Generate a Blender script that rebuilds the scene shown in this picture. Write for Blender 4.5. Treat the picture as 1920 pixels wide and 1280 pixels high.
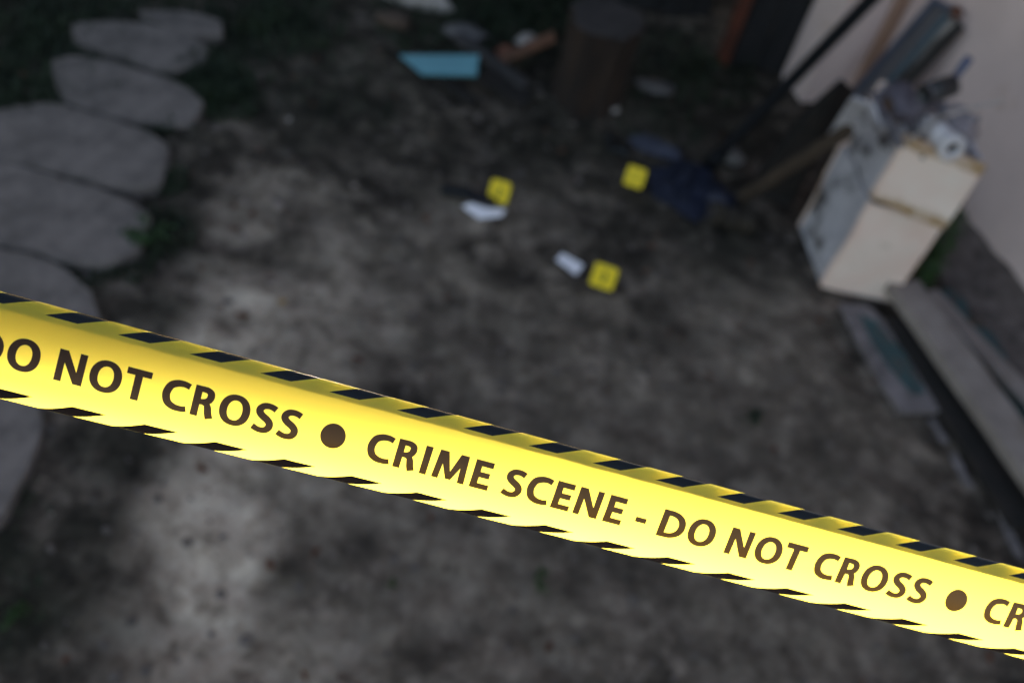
import bpy, bmesh, math, random
import numpy as np
from math import radians as R_, sin, cos, pi
from mathutils import Vector, Matrix, noise
from mathutils.geometry import delaunay_2d_cdt

random.seed(4)
rng = np.random.RandomState(7)
for o in list(bpy.data.objects):
    bpy.data.objects.remove(o)
scene = bpy.context.scene
col = scene.collection

# ---------------------------------------------------------------- camera
CAM_H, PITCH, ROLL, FPX = 2.4, R_(48), R_(15), 1867.0
FW = Vector((0, cos(PITCH), -sin(PITCH)))
R0 = Vector((1, 0, 0)); U0 = Vector((0, sin(PITCH), cos(PITCH)))
CR = cos(ROLL) * R0 + sin(ROLL) * U0
CU = -sin(ROLL) * R0 + cos(ROLL) * U0
CP = Vector((0, 0, CAM_H))
cam_d = bpy.data.cameras.new('camera'); cam = bpy.data.objects.new('camera', cam_d)
col.objects.link(cam); scene.camera = cam
cam.matrix_world = Matrix(((CR.x, CU.x, -FW.x, CP.x), (CR.y, CU.y, -FW.y, CP.y), (CR.z, CU.z, -FW.z, CP.z), (0, 0, 0, 1)))
cam_d.sensor_width = 36; cam_d.lens = 36 * FPX / 1920
cam_d.clip_start = 0.05; cam_d.clip_end = 3000
cam_d.dof.use_dof = True
cam_d.dof.focus_distance = 0.645
cam_d.dof.aperture_fstop = 3.8
cam_d.dof.aperture_blades = 9

# ---------------------------------------------------------------- light
SUN_EL, SUN_AZ = R_(9), R_(-6)
CAN = (-4.2, 3.4)          # azimuth measured from +Y towards +X
world = bpy.data.worlds.new("World"); scene.world = world; world.use_nodes = True
wn = world.node_tree.nodes; wl = world.node_tree.links
sky = wn.new('ShaderNodeTexSky'); sky.sky_type = 'NISHITA'; sky.sun_disc = False
sky.sun_elevation = SUN_EL; sky.sun_rotation = SUN_AZ
sky.air_density = 1.0; sky.dust_density = 3.0; sky.ozone_density = 0.8
wl.new(sky.outputs[0], wn['Background'].inputs[0]); wn['Background'].inputs[1].default_value = 0.097
sun_d = bpy.data.lights.new('sun', 'SUN'); sun = bpy.data.objects.new('sun', sun_d); col.objects.link(sun)
sun_d.energy = 5.0; sun_d.angle = R_(0.53); sun_d.color = (1.0, 0.93, 0.80)
sdir = Vector((sin(SUN_AZ) * cos(SUN_EL), cos(SUN_AZ) * cos(SUN_EL), sin(SUN_EL)))
sun.rotation_euler = sdir.to_track_quat('Z', 'Y').to_euler()
scene.view_settings.view_transform = 'Standard'; scene.view_settings.look = 'None'
scene.view_settings.gamma = 1.0; scene.view_settings.use_curve_mapping = False
scene.view_settings.exposure = 2.3
scene.render.engine = 'CYCLES'
scene.cycles.max_bounces = 8; scene.cycles.transmission_bounces = 6
scene.cycles.sample_clamp_indirect = 6

# ---------------------------------------------------------------- helpers
def ray(px, py):
    return (FW * FPX + CR * (px - 960) - CU * (py - 640)) / FPX      # depth 1 along the view
def G(px, py, z=0.0):
    d = ray(px, py); return CP + d * ((z - CAM_H) / d.z)
def onplane(px, py, p0, n):
    d = ray(px, py); return CP + d * ((p0 - CP).dot(n) / d.dot(n))
def tag(o, label=None, cat=None, group=None, kind=None):
    if label: o['label'] = label
    if cat: o['category'] = cat
    if group: o['group'] = group
    if kind: o['kind'] = kind
    return o
def empty(name, loc, label, cat, group=None):
    o = bpy.data.objects.new(name, None); col.objects.link(o); o.location = loc
    o.empty_display_size = 0.05
    return tag(o, label, cat, group)
def link_mesh(name, me, m, parent=None):
    o = bpy.data.objects.new(name, me); col.objects.link(o)
    if m: me.materials.append(m)
    if parent:
        me.transform(Matrix.Translation(-parent.matrix_basis.translation if parent.parent is None else Vector((0, 0, 0))))
        o.parent = parent
    return o
def mesh_from(name, V, F, m, parent=None, smooth=False):
    me = bpy.data.meshes.new(name); me.from_pydata([tuple(v) for v in V], [], F); me.update()
    if smooth:
        me.polygons.foreach_set('use_smooth', [True] * len(me.polygons))
    return link_mesh(name, me, m, parent)
def from_bm(name, bm, m, parent=None, smooth=False):
    bmesh.ops.recalc_face_normals(bm, faces=bm.faces)
    me = bpy.data.meshes.new(name); bm.to_mesh(me); bm.free()
    if smooth:
        me.polygons.foreach_set('use_smooth', [True] * len(me.polygons))
    return link_mesh(name, me, m, parent)
def rough_up(bm, amp, scale, seed=0.0):
    for v in bm.verts:
        n = noise.noise_vector(v.co * scale + Vector((seed, seed * 1.7, -seed)))
        v.co += n * amp
def beam(a, b, w, t, up=Vector((0, 0, 1)), seg=10, bm=None, bevel=0.004, jag=0.0, seed=0.0):
    """board from a to b: width w across, thickness t along `up`"""
    own = bm is None
    if own: bm = bmesh.new()
    a = Vector(a); b = Vector(b); ax = (b - a).normalized()
    side = ax.cross(up).normalized(); nn = side.cross(ax).normalized()
    rings = []
    W = w / 2; T = t / 2; c = min(bevel, W * .4, T * .4)
    prof = [(-W + c, -T), (W - c, -T), (W, -T + c), (W, T - c), (W - c, T), (-W + c, T), (-W, T - c), (-W, -T + c)]
    for k in range(seg + 1):
        f = k / seg; p = a.lerp(b, f)
        wob = 1 + jag * noise.noise(Vector((f * 4 + seed, seed, 0)))
        rings.append([bm.verts.new(p + side * x * wob + nn * y) for x, y in prof])
    for k in range(seg):
        for j in range(8):
            bm.faces.new((rings[k][j], rings[k][(j + 1) % 8], rings[k + 1][(j + 1) % 8], rings[k + 1][j]))
    bm.faces.new(rings[0][::-1]); bm.faces.new(rings[-1])
    return bm
def tube(pts, rad, n=12, bm=None, hollow=0.0):
    if bm is None: bm = bmesh.new()
    pts = [Vector(p) for p in pts]
    if not isinstance(rad, (list, tuple)): rad = [rad] * len(pts)
    rings = []; inner = []
    ref = None
    for k, p in enumerate(pts):
        ax = (pts[min(k + 1, len(pts) - 1)] - pts[max(k - 1, 0)]).normalized()
        if ref is None: ref = ax.orthogonal().normalized()
        ref = (ref - ax * ref.dot(ax)).normalized(); s = ax.cross(ref)
        rings.append([bm.verts.new(p + (ref * cos(2 * pi * j / n) + s * sin(2 * pi * j / n)) * rad[k]) for j in range(n)])
        if hollow: inner.append([bm.verts.new(p + (ref * cos(2 * pi * j / n) + s * sin(2 * pi * j / n)) * rad[k] * hollow) for j in range(n)])
    for k in range(len(pts) - 1):
        for j in range(n):
            bm.faces.new((rings[k][j], rings[k][(j + 1) % n], rings[k + 1][(j + 1) % n], rings[k + 1][j]))
            if hollow: bm.faces.new((inner[k][(j + 1) % n], inner[k][j], inner[k + 1][j], inner[k + 1][(j + 1) % n]))
    if hollow:
        for e in (0, -1):
            for j in range(n):
                bm.faces.new((rings[e][j], rings[e][(j + 1) % n], inner[e][(j + 1) % n], inner[e][j]))
    else:
        bm.faces.new(rings[0][::-1]); bm.faces.new(rings[-1])
    return bm
def prism(poly, z0, z1, bm=None, bevel=0.0, bottom_scale=1.0):
    if bm is None: bm = bmesh.new()
    c = sum((Vector(p) for p in poly), Vector((0, 0))) / len(poly)
    def ring(z, s): return [bm.verts.new((c.x + (p[0] - c.x) * s, c.y + (p[1] - c.y) * s, z)) for p in poly]
    rs = [ring(z0, bottom_scale), ring(z1 - bevel, 1.0)]
    if bevel: rs.append(ring(z1, 1 - bevel * 3))
    n = len(poly)
    for a, b in zip(rs, rs[1:]):
        for j in range(n): bm.faces.new((a[j], a[(j + 1) % n], b[(j + 1) % n], b[j]))
    bm.faces.new(rs[-1]); bm.faces.new(rs[0][::-1])
    return bm
def chaikin(poly, n=2):
    for _ in range(n):
        q = []
        for i in range(len(poly)):
            a = Vector(poly[i]); b = Vector(poly[(i + 1) % len(poly)])
            q += [a.lerp(b, .25), a.lerp(b, .75)]
        poly = q
    return poly
def flat_piece(name, pts, thick, m, label=None, cat=None, parent=None):
    """thin sheet through 3-D points (polygon), given a thickness"""
    n = len(pts); pts = [Vector(p) for p in pts]
    nn = Vector((0, 0, 0))
    for i in range(n): nn += pts[i].cross(pts[(i + 1) % n])
    nn.normalize()
    if nn.z < 0: nn = -nn
    V = pts + [p - nn * thick for p in pts]
    F = [list(range(n)), list(range(2 * n - 1, n - 1, -1))] + [[i, (i + 1) % n, n + (i + 1) % n, n + i] for i in range(n)]
    o = mesh_from(name, V, F, m, parent)
    if label: tag(o, label, cat)
    return o

# ---------------------------------------------------------------- materials
def nd(t, typ, **kw):
    n = t.nodes.new(typ)
    for k, v in kw.items():
        if k in n.inputs: n.inputs[k].default_value = v
        else: setattr(n, k, v)
    return n
KEEP = ('yellow_marker_plastic', 'weed_green', 'green_leaf', 'hedge_green', 'navy_cloth', 'light_cyan_panel')
def warm(c): return (min(c[0] * 1.20, .9), c[1] * 1.0, c[2] * .97)
def mat(name, c1, c2=None, scale=8.0, rough=0.8, bump=0.3, bscale=60.0, stain=None, sscale=3.0, samt=0.55, metal=0.0, stretch=None, spec=0.4, ramp=(0.35, 0.65)):
    m = bpy.data.materials.new(name); m.use_nodes = True; t = m.node_tree; L = t.links.new
    b = t.nodes['Principled BSDF']; b.inputs['Roughness'].default_value = rough
    b.inputs['Metallic'].default_value = metal; b.inputs['Specular IOR Level'].default_value = spec
    tc = t.nodes.new('ShaderNodeTexCoord'); mp = t.nodes.new('ShaderNodeMapping')
    L(tc.outputs['Object'], mp.inputs[0])
    if stretch: mp.inputs['Scale'].default_value = stretch
    c2 = c2 or tuple(x * .6 for x in c1)
    if name not in KEEP: c1, c2 = warm(c1), warm(c2); stain = warm(stain) if stain else None
    n1 = nd(t, 'ShaderNodeTexNoise', Scale=scale, Detail=6.0, Roughness=0.62); L(mp.outputs[0], n1.inputs['Vector'])
    rp = t.nodes.new('ShaderNodeValToRGB'); L(n1.outputs[0], rp.inputs[0])
    rp.color_ramp.elements[0].position = ramp[0]; rp.color_ramp.elements[1].position = ramp[1]
    rp.color_ramp.elements[0].color = (*c2, 1); rp.color_ramp.elements[1].color = (*c1, 1)
    out = rp.outputs[0]
    if stain:
        n2 = nd(t, 'ShaderNodeTexNoise', Scale=sscale, Detail=8.0, Roughness=0.7); L(mp.outputs[0], n2.inputs['Vector'])
        r2 = t.nodes.new('ShaderNodeValToRGB'); L(n2.outputs[0], r2.inputs[0])
        r2.color_ramp.elements[0].position = samt; r2.color_ramp.elements[1].position = samt + .1
        mx = nd(t, 'ShaderNodeMix', data_type='RGBA'); L(r2.outputs[0], mx.inputs[0]); L(out, mx.inputs[6]); mx.inputs[7].default_value = (*stain, 1)
        out = mx.outputs[2]
    L(out, b.inputs['Base Color'])
    n3 = nd(t, 'ShaderNodeTexNoise', Scale=bscale, Detail=5.0); L(mp.outputs[0], n3.inputs['Vector'])
    bp = nd(t, 'ShaderNodeBump', Strength=bump, Distance=0.004); L(n3.outputs[0], bp.inputs['Height']); L(bp.outputs[0], b.inputs['Normal'])
    return m

M = {}
M['stone'] = mat('slab_stone', (.155, .142, .132), (.085, .078, .072), 12, .9, .5, 90, stain=(.07, .062, .055), sscale=17, samt=.60)
M['wall'] = mat('wall_plaster', (.67, .585, .555), (.575, .50, .475), 2.5, .85, .3, 40, stain=(.52, .43, .38), sscale=3.5, samt=.56)
M['plinth'] = mat('damp_plinth', (.14, .12, .108), (.055, .047, .042), 16, .95, .8, 40)
M['cream'] = mat('cream_enamel', (.84, .70, .62), (.72, .59, .51), 5, .5, .15, 30, stain=(.42, .31, .23), sscale=5, samt=.56)
M['whitish'] = mat('grey_white_shaded_enamel', (.50, .53, .57), (.34, .36, .40), 7, .5, .2, 30, stain=(.09, .09, .09), sscale=6, samt=.52)  # bluish white sides, darkened against the cream front to imitate directional light
M['rust'] = mat('rust', (.28, .13, .04), (.14, .06, .02), 25, .9, .6, 60)
M['orange'] = mat('rusty_orange_paint', (.11, .032, .016), (.05, .016, .009), 9, .8, .3, 50)
M['bark'] = mat('bark', (.028, .017, .011), (.010, .007, .006), 14, .95, 1.0, 30, stretch=(1, 1, .25))
M['cutwood'] = mat('weathered_cut_wood', (.045, .040, .040), (.02, .018, .018), 20, .9, .5, 70)
M['oldwood'] = mat('old_brown_wood', (.032, .026, .018), (.016, .013, .010), 12, .9, .5, 50, stretch=(1, 1, 1))
M['darkwood'] = mat('dark_wood', (.02, .016, .014), (.01, .009, .008), 12, .9, .5, 50)
M['greywood'] = mat('weathered_grey_board', (.25, .235, .215), (.17, .155, .14), 9, .9, .5, 60, stain=(.17, .145, .10), sscale=3, samt=.55)
M['greywood2'] = mat('pale_flaking_board', (.19, .18, .185), (.09, .085, .085), 18, .85, .4, 60)
M['teal'] = mat('faded_teal_paint', (.032, .085, .09), (.03, .05, .055), 22, .7, .4, 60, stain=(.06, .055, .05), sscale=14, samt=.52)
M['cyan'] = mat('light_cyan_panel', (.10, .24, .29), (.08, .20, .25), 5, .35, .05, 30)
M['black'] = mat('black_plastic', (.008, .009, .011), (.005, .005, .006), 8, .45, .1, 40)
M['blackpipe'] = mat('black_painted_pipe', (.006, .0065, .009), (.004, .004, .005), 8, .75, .1, 40, spec=.2)
M['navy'] = mat('navy_cloth', (.014, .015, .034), (.006, .0065, .015), 16, .95, .5, 120)
M['slate'] = mat('slate_cloth', (.055, .062, .09), (.03, .034, .05), 16, .95, .5, 120)
M['paper'] = mat('white_paper', (.78, .80, .85), (.72, .74, .80), 5, .7, .05, 30)
M['marker'] = mat('yellow_marker_plastic', (.90, .62, .025), (.82, .56, .02), 4, .4, .05, 30)
M['ink'] = mat('black_ink', (.01, .01, .01), (.012, .012, .012), 4, .6, .0, 30)
M['pvc'] = mat('white_pvc', (.60, .62, .64), (.45, .46, .47), 9, .4, .05, 30, stain=(.30, .24, .08), sscale=7, samt=.62)
M['metal'] = mat('dull_grey_metal', (.16, .16, .18), (.08, .08, .09), 20, .5, .2, 60, metal=.4)
M['blueframe'] = mat('faded_blue_paint', (.085, .105, .15), (.05, .065, .10), 14, .7, .3, 50)
M['tealframe'] = mat('blue_grey_paint', (.08, .125, .155), (.05, .08, .10), 14, .7, .3, 50)
M['whitewood'] = mat('worn_white_wood', (.34, .33, .31), (.20, .19, .17), 14, .8, .3, 50)
M['pane'] = mat('dusty_pane', (.12, .125, .14), (.08, .085, .095), 5, .35, .05, 20)
M['bluegrip'] = mat('blue_handle_plastic', (.07, .09, .17), (.04, .055, .11), 8, .4, .05, 30)
M['bag'] = mat('grey_plastic_bag', (.17, .17, .19), (.03, .03, .035), 9, .5, .4, 40)
M['leaf'] = mat('green_leaf', (.045, .085, .018), (.02, .04, .01), 8, .6, .2, 30)
M['grass'] = mat('weed_green', (.022, .034, .012), (.011, .017, .007), 5, .7, .2, 30)
M['hedge'] = mat('hedge_green', (.02, .03, .012), (.01, .015, .006), 5, .8, .2, 30)
M['dryleaf'] = mat('brown_dry_leaf', (.12, .05, .025), (.06, .028, .016), 12, .8, .3, 50)
M['yleaf'] = mat('yellow_leaf', (.50, .33, .04), (.35, .2, .03), 12, .7, .2, 50)
M['brick'] = mat('broken_brick', (.20, .085, .05), (.10, .045, .03), 14, .9, .6, 50)
M['pebble'] = mat('pebble', (.13, .115, .105), (.05, .045, .04), 3, .9, .4, 50)
M['palestone'] = mat('pale_stone', (.36, .35, .33), (.24, .235, .22), 12, .9, .4, 50)
M['midpebble'] = mat('mid_pebble', (.24, .21, .185), (.15, .13, .115), 12, .9, .4, 50)
M['litter'] = mat('litter', (.09, .065, .048), (.045, .035, .028), 4, .9, .3, 50)
M['shed'] = mat('dark_shed_boards', (.018, .018, .020), (.008, .008, .009), 6, .9, .4, 30, stretch=(6, 6, .6))

def ground_material():
    m = bpy.data.materials.new('dirt_ground'); m.use_nodes = True; t = m.node_tree; L = t.links.new
    b = t.nodes['Principled BSDF']; b.inputs['Roughness'].default_value = .95; b.inputs['Specular IOR Level'].default_value = .2
    tc = t.nodes.new('ShaderNodeTexCoord')
    def nz(s, d, r): 
        n = nd(t, 'ShaderNodeTexNoise', Scale=s, Detail=d, Roughness=r); L(tc.outputs['Object'], n.inputs['Vector']); return n.outputs[0]
    def ramp(src, p, cs):
        r = t.nodes.new('ShaderNodeValToRGB'); L(src, r.inputs[0]); e = r.color_ramp.elements
        e[0].position = p[0]; e[-1].position = p[-1]
        for q in p[1:-1]: e.new(q)
        for k, c in enumerate(cs): r.color_ramp.elements[k].color = ((c[0] * 1.13, c[1] * 1.0, c[2] * .93, 1) if c[0] < .9 and c[0] != c[1] else (*c, 1))
        return r.outputs[0]
    base0 = ramp(nz(8, 9, .72), (.36, .5, .64), [(.018, .0145, .012), (.068, .056, .047), (.20, .168, .145)])
    lg_ = ramp(nz(2.6, 3, .6), (.36, .64), [(.60, .60, .60), (1.25, 1.25, 1.25)])
    bm_ = nd(t, 'ShaderNodeMix', data_type='RGBA', blend_type='MULTIPLY'); bm_.inputs[0].default_value = 1; L(base0, bm_.inputs[6]); L(lg_, bm_.inputs[7]); base = bm_.outputs[2]
    pale = ramp(nz(11, 9, .70), (.36, .5, .64), [(.16, .128, .104), (.42, .352, .295), (.58, .50, .43)])
    at = nd(t, 'ShaderNodeAttribute', attribute_name='pale')
    mx = nd(t, 'ShaderNodeMix', data_type='RGBA'); L(at.outputs['Fac'], mx.inputs[0]); L(base, mx.inputs[6]); L(pale, mx.inputs[7])
    at2 = nd(t, 'ShaderNodeAttribute', attribute_name='moss_and_dark')
    moss_and_dark = ramp(nz(16, 6, .6), (.35, .65), [(.010, .0095, .007), (.023, .023, .014)])
    mx2 = nd(t, 'ShaderNodeMix', data_type='RGBA'); L(at2.outputs['Fac'], mx2.inputs[0]); L(mx.outputs[2], mx2.inputs[6]); L(moss_and_dark, mx2.inputs[7])
    # small dark crumbs and bright grit
    cr = ramp(nz(42, 5, .7), (.40, .52), [(.55, .53, .52), (1, 1, 1)])
    mu = nd(t, 'ShaderNodeMix', data_type='RGBA', blend_type='MULTIPLY'); mu.inputs[0].default_value = .45
    L(mx2.outputs[2], mu.inputs[6]); L(cr, mu.inputs[7])
    gr = ramp(nz(38, 4, .7), (.64, .70), [(0, 0, 0), (.05, .045, .042)])
    ad = nd(t, 'ShaderNodeMix', data_type='RGBA', blend_type='ADD'); ad.inputs[0].default_value = 1
    L(mu.outputs[2], ad.inputs[6]); L(gr, ad.inputs[7])
    L(ad.outputs[2], b.inputs['Base Color'])
    bp = nd(t, 'ShaderNodeBump', Strength=.7, Distance=.01); L(nz(70, 6, .7), bp.inputs['Height']); L(bp.outputs[0], b.inputs['Normal'])
    return m
M['ground'] = ground_material()

def tape_material(name, colr, trans, refl, rough=.16, ior=1.45):
    m = bpy.data.materials.new(name); m.use_nodes = True; t = m.node_tree; L = t.links.new
    t.nodes.remove(t.nodes['Principled BSDF']); out = t.nodes['Material Output']
    tr = nd(t, 'ShaderNodeBsdfTranslucent'); tr.inputs[0].default_value = (*trans, 1)
    df = nd(t, 'ShaderNodeBsdfDiffuse'); df.inputs[0].default_value = (*colr, 1)
    ad = t.nodes.new('ShaderNodeAddShader'); L(tr.outputs[0], ad.inputs[0]); L(df.outputs[0], ad.inputs[1])
    gl = nd(t, 'ShaderNodeBsdfGlossy', Roughness=rough); gl.inputs[0].default_value = (1, 1, 1, 1)
    fr = nd(t, 'ShaderNodeFresnel', IOR=ior)
    mx = t.nodes.new('ShaderNodeMixShader'); L(fr.outputs[0], mx.inputs[0]); L(ad.outputs[0], mx.inputs[1]); L(gl.outputs[0], mx.inputs[2])
    L(mx.outputs[0], out.inputs[0])
    tc = t.nodes.new('ShaderNodeTexCoord')
    n = nd(t, 'ShaderNodeTexNoise', Scale=14.0, Detail=3.0); L(tc.outputs['Object'], n.inputs['Vector'])
    bp0 = nd(t, 'ShaderNodeBump', Strength=.12, Distance=.004); L(n.outputs[0], bp0.inputs['Height'])
    mp = t.nodes.new('ShaderNodeMapping'); mp.inputs['Scale'].default_value = (2.5, 60, 60); mp.inputs['Rotation'].default_value = (0, R_(6.5), R_(4.7)); L(tc.outputs['Object'], mp.inputs[0])
    n2 = nd(t, 'ShaderNodeTexNoise', Scale=3.0, Detail=3.0); L(mp.outputs[0], n2.inputs['Vector'])
    bp = nd(t, 'ShaderNodeBump', Strength=.10, Distance=.0015); L(n2.outputs[0], bp.inputs['Height']); L(bp0.outputs[0], bp.inputs['Normal'])
    for q in (gl, fr): L(bp.outputs[0], q.inputs['Normal'])
    return m
M['tape_yellow'] = tape_material('yellow_tape_film', (.15, .145, .014), (.84, .68, .080), .05, ior=1.33)
M['tape_black'] = tape_material('black_tape_print', (.006, .006, .007), (.026, .0145, .0042), .05, ior=1.22)
M['tape_stripe'] = tape_material('black_tape_stripe', (.006, .006, .008), (.0018, .0012, .0010), .05, ior=1.35)

# ---------------------------------------------------------------- ground
def axis_coords(lo, hi, step, far):
    c = list(np.arange(lo, hi + 1e-6, step)); a = step; x = hi
    while x < far: a *= 1.35; x += a; c.append(x)
    a = step; x = lo; pre = []
    while x > -far: a *= 1.35; x -= a; pre.append(x)
    return np.array(pre[::-1] + c)
def vnoise(X, Y, cell, seed):
    r = np.random.RandomState(seed); N = 256; T = r.rand(N, N)
    x = X / cell + 1000; y = Y / cell + 1000; xi = np.floor(x).astype(int); yi = np.floor(y).astype(int)
    fx = x - xi; fy = y - yi; fx = fx * fx * (3 - 2 * fx); fy = fy * fy * (3 - 2 * fy)
    g = lambda i, j: T[(xi + i) % N, (yi + j) % N]
    return (g(0, 0) * (1 - fx) * (1 - fy) + g(1, 0) * fx * (1 - fy) + g(0, 1) * (1 - fx) * fy + g(1, 1) * fx * fy) - .5
gx = axis_coords(-2.6, 2.8, .016, 400); gy = axis_coords(.3, 5.2, .016, 400)
X, Y = np.meshgrid(gx, gy); 
core = np.clip(1 - np.maximum(np.maximum(-2.6 - X, X - 2.8), np.maximum(.3 - Y, Y - 5.2)) / 2.0, 0, 1)
Z = (vnoise(X, Y, .45, 1) * .030 + vnoise(X, Y, .17, 2) * .018 + vnoise(X, Y, .075, 3) * .019 + vnoise(X, Y, .035, 4) * .010) * core - .004
def ground_height(x, y):
    i = np.clip(np.searchsorted(gx, x), 0, len(gx) - 1); j = np.clip(np.searchsorted(gy, y), 0, len(gy) - 1)
    return float(Z[j, i])
pale = np.zeros_like(X); moss_and_dark = np.zeros_like(X)
wn_ = vnoise(X, Y, .30, 11) + .6 * vnoise(X, Y, .12, 12) + .45 * vnoise(X, Y, .05, 13)
def blob(arr, px, py, r, s, ay=1.0, rot=0.0):
    p = G(px, py); dx = X - p.x; dy = Y - p.y; c_, s_ = cos(rot), sin(rot)
    u = dx * c_ + dy * s_; v = (-dx * s_ + dy * c_) / ay
    d = np.sqrt(u * u + v * v) / r + wn_ * .75
    np.maximum(arr, s * np.clip(1.25 - d, 0, 1) ** .8, out=arr)
for a in [(500, 350, .13, .55), (470, 420, .13, .55), (600, 370, .13, .4), (640, 470, .20, .5), (470, 560, .20, .95), (430, 630, .18, .85), (560, 560, .2, .6), (700, 600, .25, .35),
          (560, 690, .28, .6), (420, 880, .14, .75), (350, 960, .16, .95), (430, 1020, .17, .95), (390, 1110, .17, .9), (350, 1210, .2, .7), (500, 1240, .25, .45),
          (300, 1000, .12, .7), (620, 900, .25, .35), (850, 1060, .3, .30), (1000, 1150, .35, .25), (880, 620, .3, .22), (1100, 650, .3, .2), (1400, 620, .4, .25), (1350, 720, .4, .25), (820, 520, .15, .35), (850, 400, .16, .3), (760, 420, .15, .25), (1000, 400, .2, .2),
          (1200, 900, .5, .2), (1500, 1150, .6, .25), (1650, 800, .3, .2), (620, 1180, .3, .3), (1230, 240, .14, .25)]:
    blob(pale, *a)
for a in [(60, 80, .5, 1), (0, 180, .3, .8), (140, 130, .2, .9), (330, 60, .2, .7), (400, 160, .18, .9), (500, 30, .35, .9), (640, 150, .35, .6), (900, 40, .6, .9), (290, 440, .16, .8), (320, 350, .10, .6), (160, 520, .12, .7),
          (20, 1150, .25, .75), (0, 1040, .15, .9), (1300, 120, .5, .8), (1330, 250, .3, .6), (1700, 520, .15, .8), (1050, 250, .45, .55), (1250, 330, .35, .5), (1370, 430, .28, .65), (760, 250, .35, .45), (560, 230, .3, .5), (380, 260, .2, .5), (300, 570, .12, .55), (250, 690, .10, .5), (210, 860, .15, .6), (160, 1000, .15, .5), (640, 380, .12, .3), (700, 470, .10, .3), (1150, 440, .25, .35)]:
    blob(moss_and_dark, *a)  # mossy ground plus blobs that only darken the soil
ny, nx = X.shape
me = bpy.data.meshes.new('ground')
V = np.stack([X, Y, Z], -1).reshape(-1, 3).astype(np.float32)
idx = np.arange(nx * ny).reshape(ny, nx)
Fq = np.stack([idx[:-1, :-1], idx[:-1, 1:], idx[1:, 1:], idx[1:, :-1]], -1).reshape(-1, 4)
me.vertices.add(len(V)); me.vertices.foreach_set('co', V.ravel())
me.loops.add(Fq.size); me.loops.foreach_set('vertex_index', Fq.ravel().astype(np.int32))
me.polygons.add(len(Fq)); me.polygons.foreach_set('loop_start', np.arange(0, Fq.size, 4, dtype=np.int32))
me.update(calc_edges=True); me.validate()
me.polygons.foreach_set('use_smooth', np.ones(len(Fq), dtype=bool))
for nme, arr in (('pale', pale), ('moss_and_dark', moss_and_dark)):
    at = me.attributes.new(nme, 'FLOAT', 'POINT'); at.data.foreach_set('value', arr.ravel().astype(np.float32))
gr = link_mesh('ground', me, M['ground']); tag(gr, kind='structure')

# ---------------------------------------------------------------- stepping slabs
SL = [
    ([(255, 22), (339, 20), (412, 36), (415, 62), (365, 66), (300, 45)], 'small pale slab at the far end of the stepping path'),
    ([(138, 46), (190, 40), (271, 42), (339, 58), (388, 88), (383, 113), (315, 134), (232, 106), (145, 84)], 'paving slab half sunk in weeds, second from the far end of the path'),
    ([(102, 113), (136, 104), (208, 116), (291, 140), (349, 165), (380, 191), (356, 235), (271, 227), (184, 207), (116, 183)], 'long lozenge paving slab next to the dark weed clump'),
    ([(-70, 245), (-10, 208), (40, 196), (92, 192), (194, 218), (286, 252), (314, 281), (300, 341), (233, 351), (145, 327), (-10, 293), (-75, 275)], 'wide clean paving slab in the middle of the stepping path'),
    ([(-90, 330), (-30, 297), (48, 315), (194, 354), (252, 381), (279, 407), (254, 466), (208, 491), (140, 491), (63, 467), (-50, 442), (-95, 390)], 'pitted paving slab with dark spots, just beyond the tape'),
    ([(-100, 500), (-60, 462), (10, 470), (63, 480), (126, 509), (172, 547), (184, 600), (160, 650), (90, 672), (-20, 650), (-100, 590)], 'paving slab partly covered by the left end of the tape'),
    ([(-160, 700), (-90, 672), (-20, 690), (50, 742), (80, 787), (66, 840), (32, 908), (-10, 985), (-130, 980), (-190, 850)], 'nearest paving slab, showing below the tape at the edge'),
]
for k, (pp, lab) in enumerate(SL):
    mx_, my_ = sum(p[0] for p in pp) / len(pp), sum(p[1] for p in pp) / len(pp); poly = [G(mx_ + (x - mx_) * 1.03, my_ + (y - my_) * 1.03, .03) for x, y in pp]; poly = [Vector((p.x, p.y)) for p in poly]; poly = [q for u, v in zip(poly, poly[1:] + poly[:1]) for q in (u.lerp(v, .10), u.lerp(v, .5) + (u.lerp(v, .5) - Vector((sum(p.x for p in poly) / len(poly), sum(p.y for p in poly) / len(poly)))) * .012, u.lerp(v, .9))]
    a = sum((p.x * q.y - q.x * p.y) for p, q in zip(poly, poly[1:] + poly[:1]))
    if a < 0: poly = poly[::-1]
    cx = sum(p[0] for p in poly) / len(poly); cy = sum(p[1] for p in poly) / len(poly)
    poly = [(p[0] + noise.noise(Vector((p[0] * 14, p[1] * 14, k))) * .012, p[1] + noise.noise(Vector((p[0] * 14, p[1] * 14, k + 9))) * .012) for p in poly]
    bm = prism(poly, -.03, .030, bevel=.008)
    o = from_bm('paving_slab', bm, M['stone']); o.data.transform(Matrix.Translation((-cx, -cy, 0))); o.location = (cx, cy, 0)
    o.rotation_euler = (R_(rng.uniform(-.8, .8)), R_(rng.uniform(-.8, .8)), 0)
    tag(o, lab, 'paving slab', 'slabs of the stepping path')

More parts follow.
